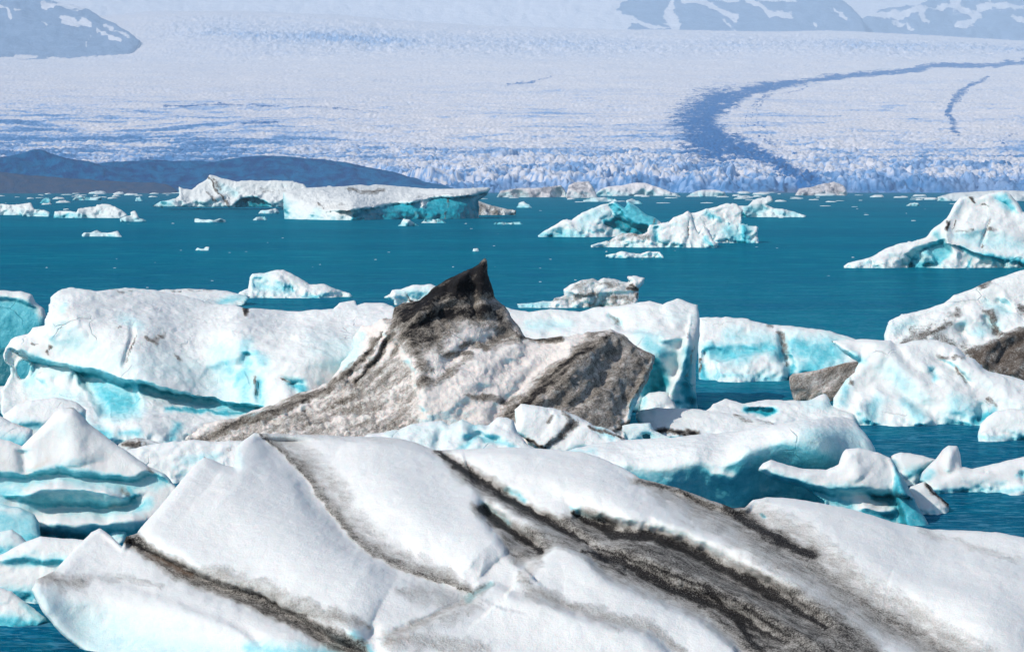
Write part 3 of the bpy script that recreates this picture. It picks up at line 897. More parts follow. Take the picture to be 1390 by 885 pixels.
berg('iceberg', 'white undercut block standing left of the folded foreground berg', [(-80, 765), (0, 753), (29, 738), (54, 728), (82, 730), (130, 734), (140, 780), (110, 820), (-80, 820)], 820, M_fore, lean=.5,
     tints=[('b', [(10, 760), (60, 762), (110, 766)], 8, .34), ('b', [(0, 806), (60, 810)], 8, .45)], strokes=[('s', [(-20, 765), (40, 760), (100, 768)], 4, -14, 16)], noise=[('f', 40, 3), ('cup', 9, 1.2), ('facet', 30, 2)])
berg('iceberg', 'knobbly pale block with a glowing turquoise foot at the lower left corner', [(-80, 800), (0, 797), (16, 802), (41, 822), (62, 838), (84, 858), (-80, 858)], 858, M_fore, Y0=31.4, noise=[('f', 40, 3), ('cup', 12, 2), ('facet', 22, 2)],
     tints=[('b', [(-10, 842), (30, 848), (70, 852)], 10, .68), ('b', [(30, 822), (60, 842)], 5, .3)])

# ------------------------------------------------------------------ long wall berg with arch
berg('iceberg', 'tall turquoise berg with a thin white rim behind the arch at the left edge',
     [(-90, 390), (0, 394), (29, 395), (44, 400), (48, 410), (60, 419), (64, 432), (62, 450), (60, 543), (-90, 543)], 541, M_near, lean=.3,
     tints=[('bp', [(-120, 408), (20, 408), (46, 418), (60, 440), (80, 570), (-120, 570)], 9, .62), ('bp', [(-120, 470), (20, 465), (30, 560), (-120, 560)], 20, .98), ('o', [(60, 420), (62, 432)], 4, .4)],
     noise=[('f', 60, 3), ('cup', 22, 1.5, (1, 1, .35))], strokes=[('s', [(-60, 406), (20, 407), (46, 418)], 3, -10, 12)],
     parts=[('rim', [(-200, 370), (20, 370), (80, 400), (80, 440), (58, 432), (46, 420), (20, 409), (-200, 409)], 'thin white rim')])
Ip = [(3, 482), (8, 472), (15, 461), (26, 456), (37, 454), (44, 445), (60, 442), (60, 433), (66, 422), (69, 404), (79, 395), (97, 390), (118, 394), (130, 395), (153, 392), (169, 390), (188, 392), (212, 394), (240, 400), (273, 407), (279, 411), (317, 414),
      (332, 418), (357, 419), (385, 422), (411, 423), (452, 419), (461, 411), (482, 407), (485, 414), (496, 411), (522, 411), (534, 416), (540, 424), (575, 430), (575, 605), (150, 605), (60, 605), (20, 590), (0, 560), (2, 540), (0, 530), (8, 520), (15, 507), (13, 498), (6, 491)]
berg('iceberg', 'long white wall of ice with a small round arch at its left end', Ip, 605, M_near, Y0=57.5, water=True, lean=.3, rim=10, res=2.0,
     ctrl=[(3, 482, 58.2), (60, 440, 58.6), (97, 390, 61.5), (97, 410, 58.8), (200, 394, 62.5), (200, 430, 58.8), (300, 412, 62.5), (320, 440, 58.6), (400, 422, 62), (420, 450, 58.2), (530, 413, 61.5), (530, 440, 58.5), (575, 440, 58.6), (100, 480, 57.9), (300, 520, 57.2), (500, 520, 57.2),
           (100, 540, 56.8), (60, 610, 53.4), (200, 605, 53.8), (400, 605, 54.5), (570, 605, 55), (20, 530, 58.0), (60, 565, 56.2)],
     holes=[[(23, 500), (26, 492), (31, 489), (37, 491), (41, 498), (39, 507), (34, 514), (28, 515), (24, 509)]],
     strokes=[('s', [(30, 480), (60, 492), (103, 501), (150, 512), (206, 525), (250, 535), (294, 544), (340, 555), (400, 560)], 2.2, -36, 34),
              ('p', [(104, 505), (140, 512), (180, 524), (188, 550), (184, 562), (160, 565), (140, 560), (128, 545)], 6, -26), ('b', [(190, 527), (220, 535), (245, 545)], 6, -12),
              ('s', [(185, 555), (240, 556), (330, 562)], 2, 10, 9), ('b', [(165, 580), (250, 576), (330, 570)], 22, 26), ('b', [(55, 520), (70, 505), (98, 510)], 14, 18), ('b', [(110, 530), (125, 545), (140, 575)], 10, -10),
              ('b', [(100, 550), (140, 556)], 12, 12), ('s', [(148, 566), (152, 585), (150, 600)], 3, -16, 14),
              ('b', [(178, 432), (177, 460), (168, 500)], 4, -9), ('s', [(70, 425), (130, 425), (190, 430), (250, 445), (300, 440), (420, 452), (460, 450), (520, 462)], 7, 10, 20),
              ('b', [(90, 408), (80, 430), (66, 460)], 8, 8), ('b', [(180, 420), (215, 415), (240, 425)], 6, -9), ('b', [(255, 455), (330, 438), (420, 450)], 9, 9), ('b', [(200, 480), (260, 470)], 12, -6),
              ('b', [(335, 480), (330, 500)], 9, -14), ('b', [(350, 515), (349, 545)], 3, -14), ('b', [(396, 520), (400, 532)], 8, -16), ('b', [(382, 515), (416, 525)], 5, -8), ('b', [(355, 420), (332, 425)], 3, -3),
              ('b', [(330, 500), (430, 490), (520, 470)], 10, 6), ('p', [(262, 404), (300, 398), (330, 410), (290, 416)], 4, -4)],
     tints=[('b', [(40, 487), (70, 494)], 6, .4), ('b', [(104, 506), (150, 518), (206, 532), (250, 542), (300, 552), (345, 560), (390, 560)], 8, .52), ('bp', [(108, 506), (150, 516), (176, 524), (190, 548), (186, 562), (160, 566), (140, 560), (130, 540)], 18, .6),
            ('b', [(225, 553), (330, 561)], 3, .75), ('b', [(110, 575), (140, 585), (150, 600)], 9, .6), ('b', [(165, 590), (190, 590)], 5, .45), ('b', [(240, 575), (232, 600)], 6, .5), ('b', [(60, 500), (100, 505)], 10, .2), ('b', [(46, 530), (100, 540)], 16, .2),
            ('b', [(30, 500), (50, 490), (40, 520)], 8, .38), ('b', [(330, 470), (335, 500), (325, 520)], 12, .4), ('b', [(345, 480), (355, 492)], 10, .4), ('b', [(395, 522), (412, 530)], 7, .66), ('b', [(350, 520), (352, 555), (320, 558)], 9, .4),
            ('b', [(84, 420), (90, 410)], 7, .28), ('b', [(100, 470), (150, 490), (260, 500)], 26, .12), ('b', [(300, 480), (310, 530)], 30, .2), ('b', [(440, 470), (500, 480)], 30, .12), ('b', [(165, 430), (190, 440)], 8, .22), ('b', [(335, 520), (330, 550)], 12, .4),
            ('d', [(332, 419), (333, 427)], 3.2, 1.), ('d', [(158, 444), (162, 440)], 2, .6), ('d', [(182, 450), (180, 468), (172, 490)], 2, .55), ('d', [(195, 456), (212, 462), (225, 455)], 4, .5), ('d', [(70, 470), (66, 480)], 3, .6), ('d', [(44, 466), (52, 464)], 2.5, .5),
            ('d', [(236, 480), (246, 488)], 3, .4), ('d', [(346, 512), (347, 535)], 2, .5), ('d', [(384, 515), (396, 522)], 2, .6), ('d', [(150, 393), (180, 392)], 2, .3), ('o', [(80, 432), (96, 420)], 6, .3), ('o', [(56, 468), (66, 482)], 6, .3), ('d', [(260, 400), (300, 396)], 2, .3)],
     noise=[('f', 70, 3.5), ('cup', 17, 2.4), ('facet', 46, 1.8), ('f', 12, .8)],
     parts=[('foot', [(-20, 640), (40, 530), (62, 497), (103, 503), (150, 514), (206, 527), (250, 537), (294, 546), (340, 557), (420, 563), (600, 640)], 'ledged foot with a turquoise cave')])
berg('ice_floe', 'flat smooth floe just behind the long wall berg', [(205, 396), (225, 393), (256, 392), (303, 394), (325, 399), (340, 403), (330, 414), (300, 418), (210, 418)], 416, M_mid, lean=5, tints=[('b', [(300, 412), (335, 403)], 5, .4), ('d', [(222, 395), (290, 396)], 2, .3)], noise=[('f', 30, 1)], cat='ice floe', rim=5)

# ------------------------------------------------------------------ the ash-black peaked berg
Jp = [(231, 606), (240, 592), (250, 583), (273, 574), (297, 571), (316, 568), (338, 558), (376, 546), (395, 536), (417, 531), (444, 520), (452, 511), (464, 492), (477, 476), (480, 457), (490, 443), (502, 441), (518, 432), (532, 432), (536, 416), (553, 410), (569, 409),
      (585, 394), (604, 381), (629, 368), (642, 363), (650, 359), (658, 350), (662, 353), (662, 371), (668, 391), (672, 404), (681, 414), (694, 430), (707, 445), (713, 457), (722, 461), (747, 458), (776, 455), (806, 450), (829, 449), (847, 454), (864, 469), (889, 482), (889, 489), (879, 516),
      (864, 548), (856, 566), (851, 590), (840, 612), (235, 612)]
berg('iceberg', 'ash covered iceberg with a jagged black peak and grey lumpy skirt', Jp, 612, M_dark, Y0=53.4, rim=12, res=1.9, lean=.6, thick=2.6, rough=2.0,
     ctrl=[(231, 606, 54.4), (300, 572, 55), (417, 531, 55.3), (480, 457, 55.8), (536, 416, 55.8), (604, 381, 56.2), (658, 350, 56.4), (681, 414, 56), (722, 461, 55.6), (829, 449, 55.8), (889, 482, 55.6), (860, 566, 53.8), (400, 600, 52.6), (560, 600, 52.4), (700, 600, 52.3), (620, 480, 54.2), (570, 520, 53.6), (640, 540, 53.2),
           (780, 500, 54.1), (500, 520, 54.3), (835, 600, 52.9)],
     strokes=[('b', [(536, 440), (500, 480), (450, 530), (380, 560), (300, 590)], 10, 14), ('b', [(530, 432), (560, 460), (575, 525), (574, 590)], 16, 22, 30), ('s', [(539, 470), (555, 495), (572, 523), (574, 590)], 3, -8, 16),
              ('b', [(640, 365), (610, 400), (560, 430)], 14, 18), ('b', [(655, 352), (650, 400), (660, 430)], 8, 16), ('s', [(642, 362), (632, 385), (640, 408)], 3, 12, 18), ('b', [(604, 383), (610, 400), (590, 415)], 5, -12), ('b', [(625, 372), (618, 392)], 4, 10), ('s', [(570, 412), (600, 402), (625, 404)], 3, 10, 14), ('s', [(575, 430), (620, 405), (672, 404)], 4, -10, 18),
              ('b', [(690, 450), (640, 470), (600, 500)], 9, -14), ('b', [(715, 460), (660, 500), (600, 560)], 16, 12), ('b', [(722, 462), (760, 470), (730, 500), (690, 540), (660, 590)], 8, -12),
              ('b', [(830, 452), (800, 480), (760, 520), (700, 570)], 12, 20), ('b', [(850, 470), (815, 520), (770, 560)], 8, -10), ('s', [(889, 482), (872, 510), (856, 545), (846, 590)], 3, -16, 14),
              ('b', [(520, 450), (490, 490), (470, 520)], 2.5, -6), ('b', [(535, 450), (505, 495), (480, 530)], 2.5, -6), ('b', [(545, 462), (520, 500), (490, 540)], 2.5, -5), ('b', [(440, 540), (370, 570), (330, 580)], 5, -9), ('b', [(420, 534), (330, 568), (250, 590)], 7, 10)],
     tints=[('dp', [(531, 416), (585, 380), (650, 340), (680, 360), (676, 406), (640, 410), (610, 412), (585, 425), (560, 440), (535, 440)], 26, 1.1), ('dp', [(530, 420), (600, 400), (680, 405), (700, 440), (715, 462), (690, 462), (660, 440), (620, 440), (600, 470), (560, 480), (536, 460)], 20, .72),
            ('d', [(560, 440), (600, 430), (660, 420)], 12, .9), ('d', [(545, 450), (570, 480), (580, 520)], 10, .6), ('d', [(690, 450), (660, 470), (630, 470)], 9, .6), ('d', [(700, 455), (722, 462), (760, 460)], 4, .8), ('d', [(600, 480), (640, 485), (590, 520)], 6, .5),
            ('d', [(520, 448), (495, 480), (470, 510), (440, 530)], 5, .75), ('d', [(535, 452), (505, 492), (485, 520)], 5, .7), ('d', [(545, 468), (520, 500), (480, 540), (440, 555)], 6, .55), ('d', [(455, 525), (400, 545), (340, 570), (260, 600)], 9, .62), ('d', [(480, 540), (440, 570), (400, 580)], 8, .4),
            ('dp', [(250, 590), (340, 575), (450, 530), (540, 470), (570, 530), (574, 620), (240, 620)], 10, .30),
            ('dp', [(806, 448), (850, 452), (892, 482), (880, 520), (850, 560), (830, 585), (790, 590), (760, 560), (720, 570), (690, 575), (660, 610), (640, 610), (690, 550), (730, 510), (770, 480)], 10, .50),
            ('d', [(830, 455), (790, 480), (740, 520), (700, 560), (665, 600)], 12, .85), ('d', [(860, 490), (810, 530), (780, 570)], 8, .5), ('d', [(720, 530), (690, 545), (650, 540), (630, 535)], 5, .5), ('d', [(852, 575), (820, 590), (800, 610)], 5, .9),
            ('b', [(888, 490), (876, 520), (862, 550), (850, 590)], 7, .4), ('b', [(490, 455), (470, 500)], 8, .2), ('b', [(330, 572), (360, 560)], 5, .3), ('o', [(580, 560), (640, 560), (640, 590)], 20, .14)],
     noise=[('f', 60, 4), ('lump', 10, 1.8), ('lump', 8, 9.0, (1, 1, 1), [(240, 585), (345, 566), (440, 535), (500, 500), (545, 520), (565, 570), (560, 620), (240, 620)]), ('f', 9, 3.0, (1, 1, 1), [(240, 585), (345, 566), (440, 535), (500, 480), (545, 520), (565, 570), (560, 620), (240, 620)]), ('ridge', 30, 3.4, (1.0, 1.0, 1.8)), ('f', 9, 1.2), ('facet', 26, 2.0)],
     parts=[('summit', [(525, 418), (640, 330), (690, 340), (690, 404), (640, 410), (610, 412), (585, 425), (550, 442)], 'black ash covered jagged summit'), ('skirt', [(200, 640), (220, 580), (450, 505), (500, 450), (535, 470), (572, 525), (574, 640)], 'grey lumpy grit covered skirt')])

# ------------------------------------------------------------------ right of the peak
berg('iceberg', 'tall white scalloped block rising behind the ash covered peak', [(684, 416), (700, 420), (718, 423), (747, 420), (788, 423), (806, 417), (835, 416), (864, 411), (882, 408), (900, 413), (920, 405), (932, 410), (948, 414), (950, 435), (949, 457), (945, 492), (944, 525), (950, 556), (684, 558)],
     556, M_near, lean=.5, rim=9,
     ctrl=[(690, 418, 65), (800, 418, 65), (890, 410, 64.5), (945, 416, 64.2), (800, 460, 62.9), (900, 440, 62.9), (920, 470, 61.9), (860, 556, 61.9), (945, 556, 62.4), (690, 556, 61.9), (935, 500, 62.2)],
     strokes=[('s', [(700, 450), (740, 440), (775, 450), (800, 440), (880, 450), (925, 455)], 4, 14, 18), ('b', [(825, 425), (845, 445)], 5, -12), ('b', [(895, 415), (905, 450), (890, 470)], 9, -8), ('s', [(930, 460), (922, 500), (905, 530), (900, 556)], 4, -34, 24), ('p', [(872, 480), (900, 500), (902, 530), (880, 545)], 6, -18),
              ('b', [(760, 430), (740, 455)], 12, -8), ('b', [(895, 460), (935, 458)], 7, 14)],
     tints=[('b', [(720, 440), (770, 440)], 9, .24), ('b', [(825, 428), (842, 440)], 3, .3), ('d', [(826, 427), (840, 442)], 2, .4), ('bp', [(872, 478), (896, 490), (905, 520), (898, 556), (870, 556)], 6, .45), ('b', [(878, 462), (885, 470), (900, 480)], 10, .45), ('b', [(938, 480), (932, 520), (946, 556)], 9, .55), ('b', [(918, 545), (935, 556)], 8, .5),  # blue ice, plus shade of the right-hand face painted as blue
            ('d', [(944, 468), (934, 510)], 2, .35), ('b', [(868, 450), (895, 460)], 10, .28), ('b', [(910, 430), (940, 430)], 14, .1)],
     noise=[('f', 60, 3), ('cup', 20, 3.4), ('f', 14, .8)])
berg('iceberg', 'rounded blue dome of ice with a pale rubbly foot in the right channel', [(948, 431), (974, 430), (1016, 433), (1045, 440), (1076, 442), (1097, 445), (1126, 449), (1150, 456), (1165, 462), (1172, 500), (1150, 516), (948, 516)], 516, M_near, lean=1.0, thick=3,
     strokes=[('b', [(1060, 450), (1066, 480), (1080, 505)], 5, -16), ('p', [(972, 490), (1010, 482), (1050, 478), (1066, 500), (1064, 525), (976, 525)], 5, 20), ('b', [(955, 475), (960, 510)], 4, -10), ('s', [(960, 478), (1010, 470), (1060, 480)], 5, -10, 12)],
     tints=[('b', [(965, 475), (1000, 480), (1040, 470), (1060, 478)], 13, .56), ('b', [(990, 455), (1040, 460)], 14, .3), ('b', [(1085, 470), (1130, 480), (1100, 500)], 22, .58), ('b', [(955, 500), (958, 515)], 7, .6), ('d', [(1058, 448), (1066, 475), (1070, 495)], 3, .45), ('d', [(1040, 440), (1048, 443)], 2.5, .5),
            ('b', [(970, 508), (1060, 512)], 6, .3), ('d', [(952, 490), (953, 502)], 2, .8), ('b', [(1078, 500), (1072, 516)], 6, .7)],
     noise=[('f', 60, 3), ('cup', 17, 2.0), ('facet', 22, 2.2)],
     parts=[('foot', [(970, 489), (1010, 481), (1050, 476), (1068, 500), (1066, 540), (970, 540)], 'pale rubbly foot')])
berg('iceberg', 'white ribbed ridge with brown muddy flank rising at the right edge', [(1200, 456), (1203, 444), (1207, 435), (1224, 426), (1238, 424), (1260, 419), (1281, 412), (1295, 401), (1323, 391), (1341, 382), (1365, 374), (1390, 366), (1480, 340), (1540, 360), (1540, 531), (1230, 531), (1205, 500)], 531, M_muddy, lean=1.1, thick=4,
     strokes=[('s', [(1232, 452), (1270, 430), (1320, 415), (1360, 420), (1390, 430)], 4, 16, 20), ('s', [(1224, 468), (1262, 450), (1300, 430), (1330, 424)], 3, 14, 14), ('b', [(1330, 425), (1350, 445), (1360, 460)], 5, -14), ('b', [(1352, 405), (1370, 425)], 4, -8), ('b', [(1360, 400), (1385, 425)], 4, 8), ('p', [(1311, 478), (1345, 462), (1372, 452), (1420, 440), (1420, 520), (1360, 510), (1335, 500)], 5, 12), ('b', [(1335, 500), (1338, 478), (1356, 462), (1376, 458)], 4, 9), ('b', [(1350, 500), (1365, 475), (1400, 460)], 5, -9), ('b', [(1372, 505), (1390, 490)], 5, 8), ('b', [(1300, 440), (1318, 470)], 6, -12)],
     tints=[('d', [(1330, 388), (1343, 382)], 4, .5), ('d', [(1224, 467), (1250, 455), (1282, 446)], 5, .55), ('d', [(1330, 424), (1345, 425), (1352, 450), (1366, 455)], 4, .5), ('dp', [(1308, 480), (1345, 464), (1372, 452), (1450, 440), (1450, 530), (1360, 512), (1330, 500)], 6, .66), ('op', [(1308, 480), (1345, 464), (1372, 452), (1450, 440), (1450, 530), (1360, 512), (1330, 500)], 8, .12), ('d', [(1240, 450), (1280, 445), (1300, 425)], 8, .3),
            ('d', [(1262, 450), (1300, 480), (1310, 478)], 12, .32), ('b', [(1240, 438), (1215, 445)], 9, .2), ('b', [(1350, 440), (1330, 450)], 9, .25), ('d', [(1385, 420), (1400, 430)], 5, .5), ('b', [(1340, 415), (1370, 425)], 7, .3)],
     noise=[('f', 50, 4), ('cup', 20, 1.8), ('ridge', 30, 2.5)],
     parts=[('flank', [(1308, 480), (1345, 464), (1372, 452), (1600, 430), (1600, 560), (1360, 512), (1330, 500)], 'brown muddy flank')])
berg('iceberg', 'small grey brown slab of dirty ice in the right channel', [(1071, 512), (1076, 507), (1095, 505), (1111, 502), (1147, 493), (1166, 490), (1170, 505), (1150, 525), (1140, 544), (1083, 544), (1073, 526)], 544, M_dark, lean=.3, dirt=.42, noise=[('f', 30, 2), ('ridge', 14, 1.2)], rim=6,
     tints=[('d', [(1076, 507), (1111, 502), (1150, 492)], 3, .2), ('d', [(1150, 520), (1140, 540)], 8, .8), ('o', [(1075, 512), (1110, 503), (1150, 494)], 4, .3)])
berg('iceberg', 'sprawling white berg with a pointed beak and a smooth melting slope on the right', [(1128, 463), (1147, 461), (1175, 460), (1210, 462), (1217, 468), (1238, 463), (1274, 462), (1298, 470), (1312, 484), (1323, 487), (1337, 502), (1369, 510), (1390, 517), (1470, 545), (1470, 577), (1164, 577), (1130, 560), (1131, 540), (1147, 516), (1161, 505), (1167, 492), (1147, 480)],
     577, M_near, lean=1.0, rim=9, thick=3.2,
     strokes=[('b', [(1175, 465), (1210, 480), (1260, 520), (1330, 560)], 22, 18), ('b', [(1210, 464), (1230, 490), (1280, 530)], 7, -10), ('s', [(1170, 540), (1190, 528), (1230, 540), (1260, 565)], 5, 18, 20), ('b', [(1170, 530), (1168, 550), (1180, 570)], 8, 10), ('b', [(1270, 485), (1310, 510), (1320, 525)], 4, -10), ('b', [(1290, 480), (1350, 520), (1400, 560)], 14, 14), ('b', [(1262, 500), (1272, 512)], 7, -12),
              ('b', [(1140, 470), (1165, 488)], 6, 10), ('b', [(1325, 565), (1340, 560)], 10, -16)],
     tints=[('b', [(1155, 480), (1172, 492)], 6, .3), ('b', [(1190, 545), (1180, 570)], 12, .34), ('b', [(1210, 500), (1240, 540)], 16, .16), ('b', [(1262, 498), (1270, 512)], 6, .45), ('b', [(1300, 550), (1330, 565)], 14, .34), ('b', [(1322, 568), (1345, 562)], 8, .72), ('b', [(1230, 545), (1250, 565)], 9, .35), ('b', [(1150, 520), (1145, 545)], 8, .35),
            ('d', [(1272, 482), (1290, 486), (1308, 484)], 3, .5), ('d', [(1298, 500), (1312, 522)], 2.5, .5), ('d', [(1342, 545), (1350, 550)], 3, .5), ('d', [(1155, 512), (1158, 518)], 2, .5)],
     noise=[('f', 60, 4), ('cup', 17, 2.2), ('f', 10, .7)])
berg('iceberg', 'small smooth white lump below the melting slope at the right edge', [(1327, 593), (1330, 576), (1340, 566), (1351, 558), (1370, 555), (1390, 556), (1450, 560), (1450, 598), (1330, 598)], 598, M_near, noise=SM_, tints=[('b', [(1330, 592), (1400, 594)], 4, .25)])
berg('iceberg', 'low lumpy shelf of ice in front of the grey brown slab', [(960, 556), (968, 548), (985, 541), (1000, 545), (1009, 548), (1041, 542), (1069, 543), (1097, 544), (1110, 538), (1120, 533), (1124, 540), (1127, 550), (1160, 562), (1165, 582), (1140, 590), (940, 590), (945, 565)], 582, M_near, lean=2.2,
     tints=[('b', [(1012, 555), (1030, 557), (1050, 558)], 5, .85), ('b', [(1095, 550), (1125, 552)], 8, .2)], strokes=[('b', [(1012, 556), (1050, 559)], 5, -20), ('s', [(1000, 549), (1060, 553), (1120, 556)], 3, -8, 10)], noise=[('f', 30, 2.5), ('cup', 12, 2), ('facet', 18, 2)])
berg('iceberg', 'low snowy slab with a dirty lower edge in front of the scalloped block', [(862, 562), (870, 557), (891, 554), (931, 554), (971, 558), (1011, 564), (1051, 574), (1080, 584), (1080, 602), (895, 602), (880, 586), (866, 574)], 600, M_near, lean=1.6, noise=[('f', 30, 2), ('cup', 10, 1.6)],
     tints=[('d', [(893, 586), (925, 588), (945, 586)], 4, .9), ('d', [(1000, 564), (1046, 574)], 4, .35), ('b', [(866, 568), (880, 582)], 4, .2)])
berg('iceberg', 'small blue white knob beside the ash covered peak', [(868, 556), (871, 540), (880, 533), (895, 531), (907, 533), (915, 544), (920, 556), (920, 562), (868, 562)], 561, M_near, noise=SM_, tints=[('b', [(872, 550), (876, 540)], 4, .4)])
berg('ice_chunk', 'thin bluish slice of ice with a little hole beside the ash covered peak', [(826, 582), (838, 578), (858, 575), (882, 574), (888, 584), (905, 592), (920, 600), (920, 610), (845, 610), (838, 596)], 608, M_near, holes=[[(872, 590), (877, 588), (882, 590), (883, 595), (876, 596), (872, 594)]], noise=[('f', 20, 1)], blue=.12,
     tints=[('b', [(850, 596), (870, 600)], 5, .4)], cat='ice chunk', rim=6)
Qp = [(735, 625), (782, 607), (806, 603), (851, 597), (907, 594), (963, 588), (1011, 584), (1050, 576), (1090, 569), (1142, 565), (1160, 570), (1175, 588), (1187, 608), (1194, 640), (1200, 700), (1120, 712), (1000, 712), (870, 690), (760, 660)]
berg('iceberg', 'long white slab with a deep turquoise underside above the black streaked front berg', Qp, 712, M_near, Y0=43, rim=10, water=False,
     ctrl=[(740, 625, 44), (850, 600, 44.6), (1000, 587, 44.8), (1140, 566, 44.8), (1180, 600, 43.8), (850, 628, 43), (907, 634, 42.8), (949, 622, 42.8), (1011, 606, 42.7), (1060, 596, 42.7), (1120, 588, 42.9), (850, 660, 43.1), (950, 665, 43.1), (1050, 640, 43.15), (1150, 640, 43.3), (800, 640, 43.0), (1000, 705, 43.3), (1150, 705, 43.4), (850, 700, 43.2)],
     strokes=[('s', [(780, 616), (850, 632), (907, 640), (949, 628), (985, 640), (1011, 618), (1050, 606), (1120, 596), (1180, 600)], 7, -8, 30), ('b', [(1000, 590), (1100, 578), (1160, 580)], 12, 12), ('b', [(960, 640), (1000, 650)], 6, 10), ('b', [(860, 610), (960, 606), (1040, 596)], 9, 10)],
     tints=[('bp', [(800, 625), (850, 634), (905, 642), (949, 626), (975, 640), (1011, 612), (1060, 600), (1120, 590), (1190, 600), (1240, 740), (760, 740)], 10, .24), ('bp', [(760, 650), (860, 660), (950, 668), (1020, 660), (1100, 655), (1240, 660), (1240, 740), (760, 740)], 24, .26), ('b', [(1100, 590), (1170, 590)], 14, .28),
            ('b', [(965, 645), (1000, 650)], 6, -.4), ('d', [(1100, 602), (1112, 600)], 3, .25), ('b', [(1040, 612), (1110, 610)], 9, -.25), ('b', [(780, 612), (805, 612)], 6, .3)],
     noise=[('f', 70, 3.5), ('cup', 22, 2.2), ('f', 14, .7)],
     parts=[('underside', lambda u, v, t: (v > 632) & (t[:, 1] > .28) & ((v > 655) | (u < 1200)), 'deep turquoise underside')])
berg('iceberg', 'overhanging white ledge on a blue undercut base near the right channel', [(1028, 638), (1036, 628), (1046, 623), (1070, 631), (1090, 636), (1122, 638), (1138, 630), (1144, 614), (1148, 609), (1166, 607), (1191, 614), (1209, 622), (1220, 640), (1231, 658), (1247, 690), (1263, 716), (1266, 728), (1100, 728), (1112, 700), (1120, 682), (1090, 661), (1050, 650)],
     728, M_fore, Y0=40.8, lean=.5, rim=9, water=False,
     strokes=[('s', [(1028, 644), (1060, 652), (1110, 664), (1150, 668), (1185, 666), (1215, 672)], 4, -30, 40), ('b', [(1168, 690), (1200, 692), (1215, 690)], 7, 14), ('s', [(1210, 622), (1218, 650), (1216, 680), (1230, 716)], 3, -26, 26), ('b', [(1185, 675), (1210, 672)], 7, -16), ('b', [(1150, 615), (1170, 650)], 12, 10)],
     tints=[('b', [(1050, 656), (1110, 672), (1150, 684)], 11, .6), ('b', [(1185, 672), (1210, 676), (1212, 700), (1190, 706)], 8, .78), ('bp', [(1211, 622), (1240, 655), (1275, 735), (1230, 735), (1212, 690), (1216, 655)], 4, .74), ('bp', [(1100, 690), (1165, 694), (1200, 704), (1240, 740), (1090, 740)], 6, .62),
            ('b', [(1130, 658), (1180, 666)], 6, .4), ('b', [(1170, 688), (1210, 690)], 4, -.6), ('o', [(1150, 655), (1170, 655)], 5, .15)],
     noise=[('f', 50, 3), ('cup', 15, 2.0), ('facet', 30, 1.2)],
     parts=[('base', lambda u, v, t: (t[:, 1] > .5) & ((v > 660) | (u > 1205)), 'blue undercut base')])
berg('ice_chunk', 'flat topped white chunk touching the overhanging ledge', [(1209, 620), (1214, 616), (1223, 613), (1247, 617), (1272, 624), (1258, 634), (1250, 642), (1246, 655), (1230, 658), (1220, 640)], 657, M_fore, noise=[('f', 24, 2), ('cup', 10, 1.2)], tints=[('b', [(1235, 645), (1250, 640)], 6, .5)], cat='ice chunk', Y0=46.4)
berg('ice_chunk', 'small white chunk with a black ash stripe on its right side', [(1231, 668), (1236, 660), (1255, 653), (1264, 660), (1271, 669), (1289, 684), (1286, 697), (1240, 697)], 697, M_fore, noise=[('f', 24, 2), ('cup', 10, 1.2)], tints=[('d', [(1257, 655), (1268, 668), (1288, 685)], 3, 1.0), ('b', [(1240, 692), (1270, 694)], 4, .35)], cat='ice chunk')
berg('iceberg', 'white berg with an upright horn and a long low tail near the right edge', [(1249, 652), (1252, 641), (1260, 632), (1271, 622), (1279, 611), (1287, 605), (1299, 606), (1303, 618), (1305, 634), (1320, 636), (1335, 632), (1363, 626), (1390, 619), (1470, 612), (1470, 672), (1280, 672), (1262, 664)], 671, M_fore, lean=.9, Y0=45.2,
     strokes=[('s', [(1268, 655), (1300, 640), (1330, 640)], 4, 10, 14), ('b', [(1292, 610), (1285, 640)], 6, 8), ('b', [(1385, 640), (1390, 660)], 4, -10)], tints=[('b', [(1275, 665), (1350, 668), (1390, 664)], 5, .3), ('b', [(1252, 650), (1262, 640)], 5, .4), ('b', [(1380, 645), (1392, 650)], 4, .45)], noise=[('f', 40, 2.5), ('cup', 14, 1.4)],
     parts=[('horn', [(1272, 640), (1280, 600), (1310, 600), (1308, 636)])])
berg('iceberg', 'row of rounded pale blue lumps in front of the ash covered peak', [(480, 600), (500, 589), (539, 583), (557, 576), (580, 573), (601, 571), (609, 577), (626, 569), (644, 576), (663, 577), (676, 566), (688, 566), (697, 570), (702, 586), (715, 602), (735, 612), (760, 640), (480, 640)], 640, M_near, lean=1.1, blue=.06, gblue=.3,
     strokes=[('b', [(630, 600), (650, 590), (680, 600)], 5, -16), ('b', [(600, 580), (590, 610)], 6, -8), ('b', [(625, 575), (640, 600)], 10, 12)],
     tints=[('b', [(625, 608), (645, 592), (672, 598), (700, 606)], 5, .46), ('b', [(648, 575), (640, 590)], 6, .4)], noise=[('lump', 20, 4), ('cup', 11, 2.2), ('f', 12, 1)])
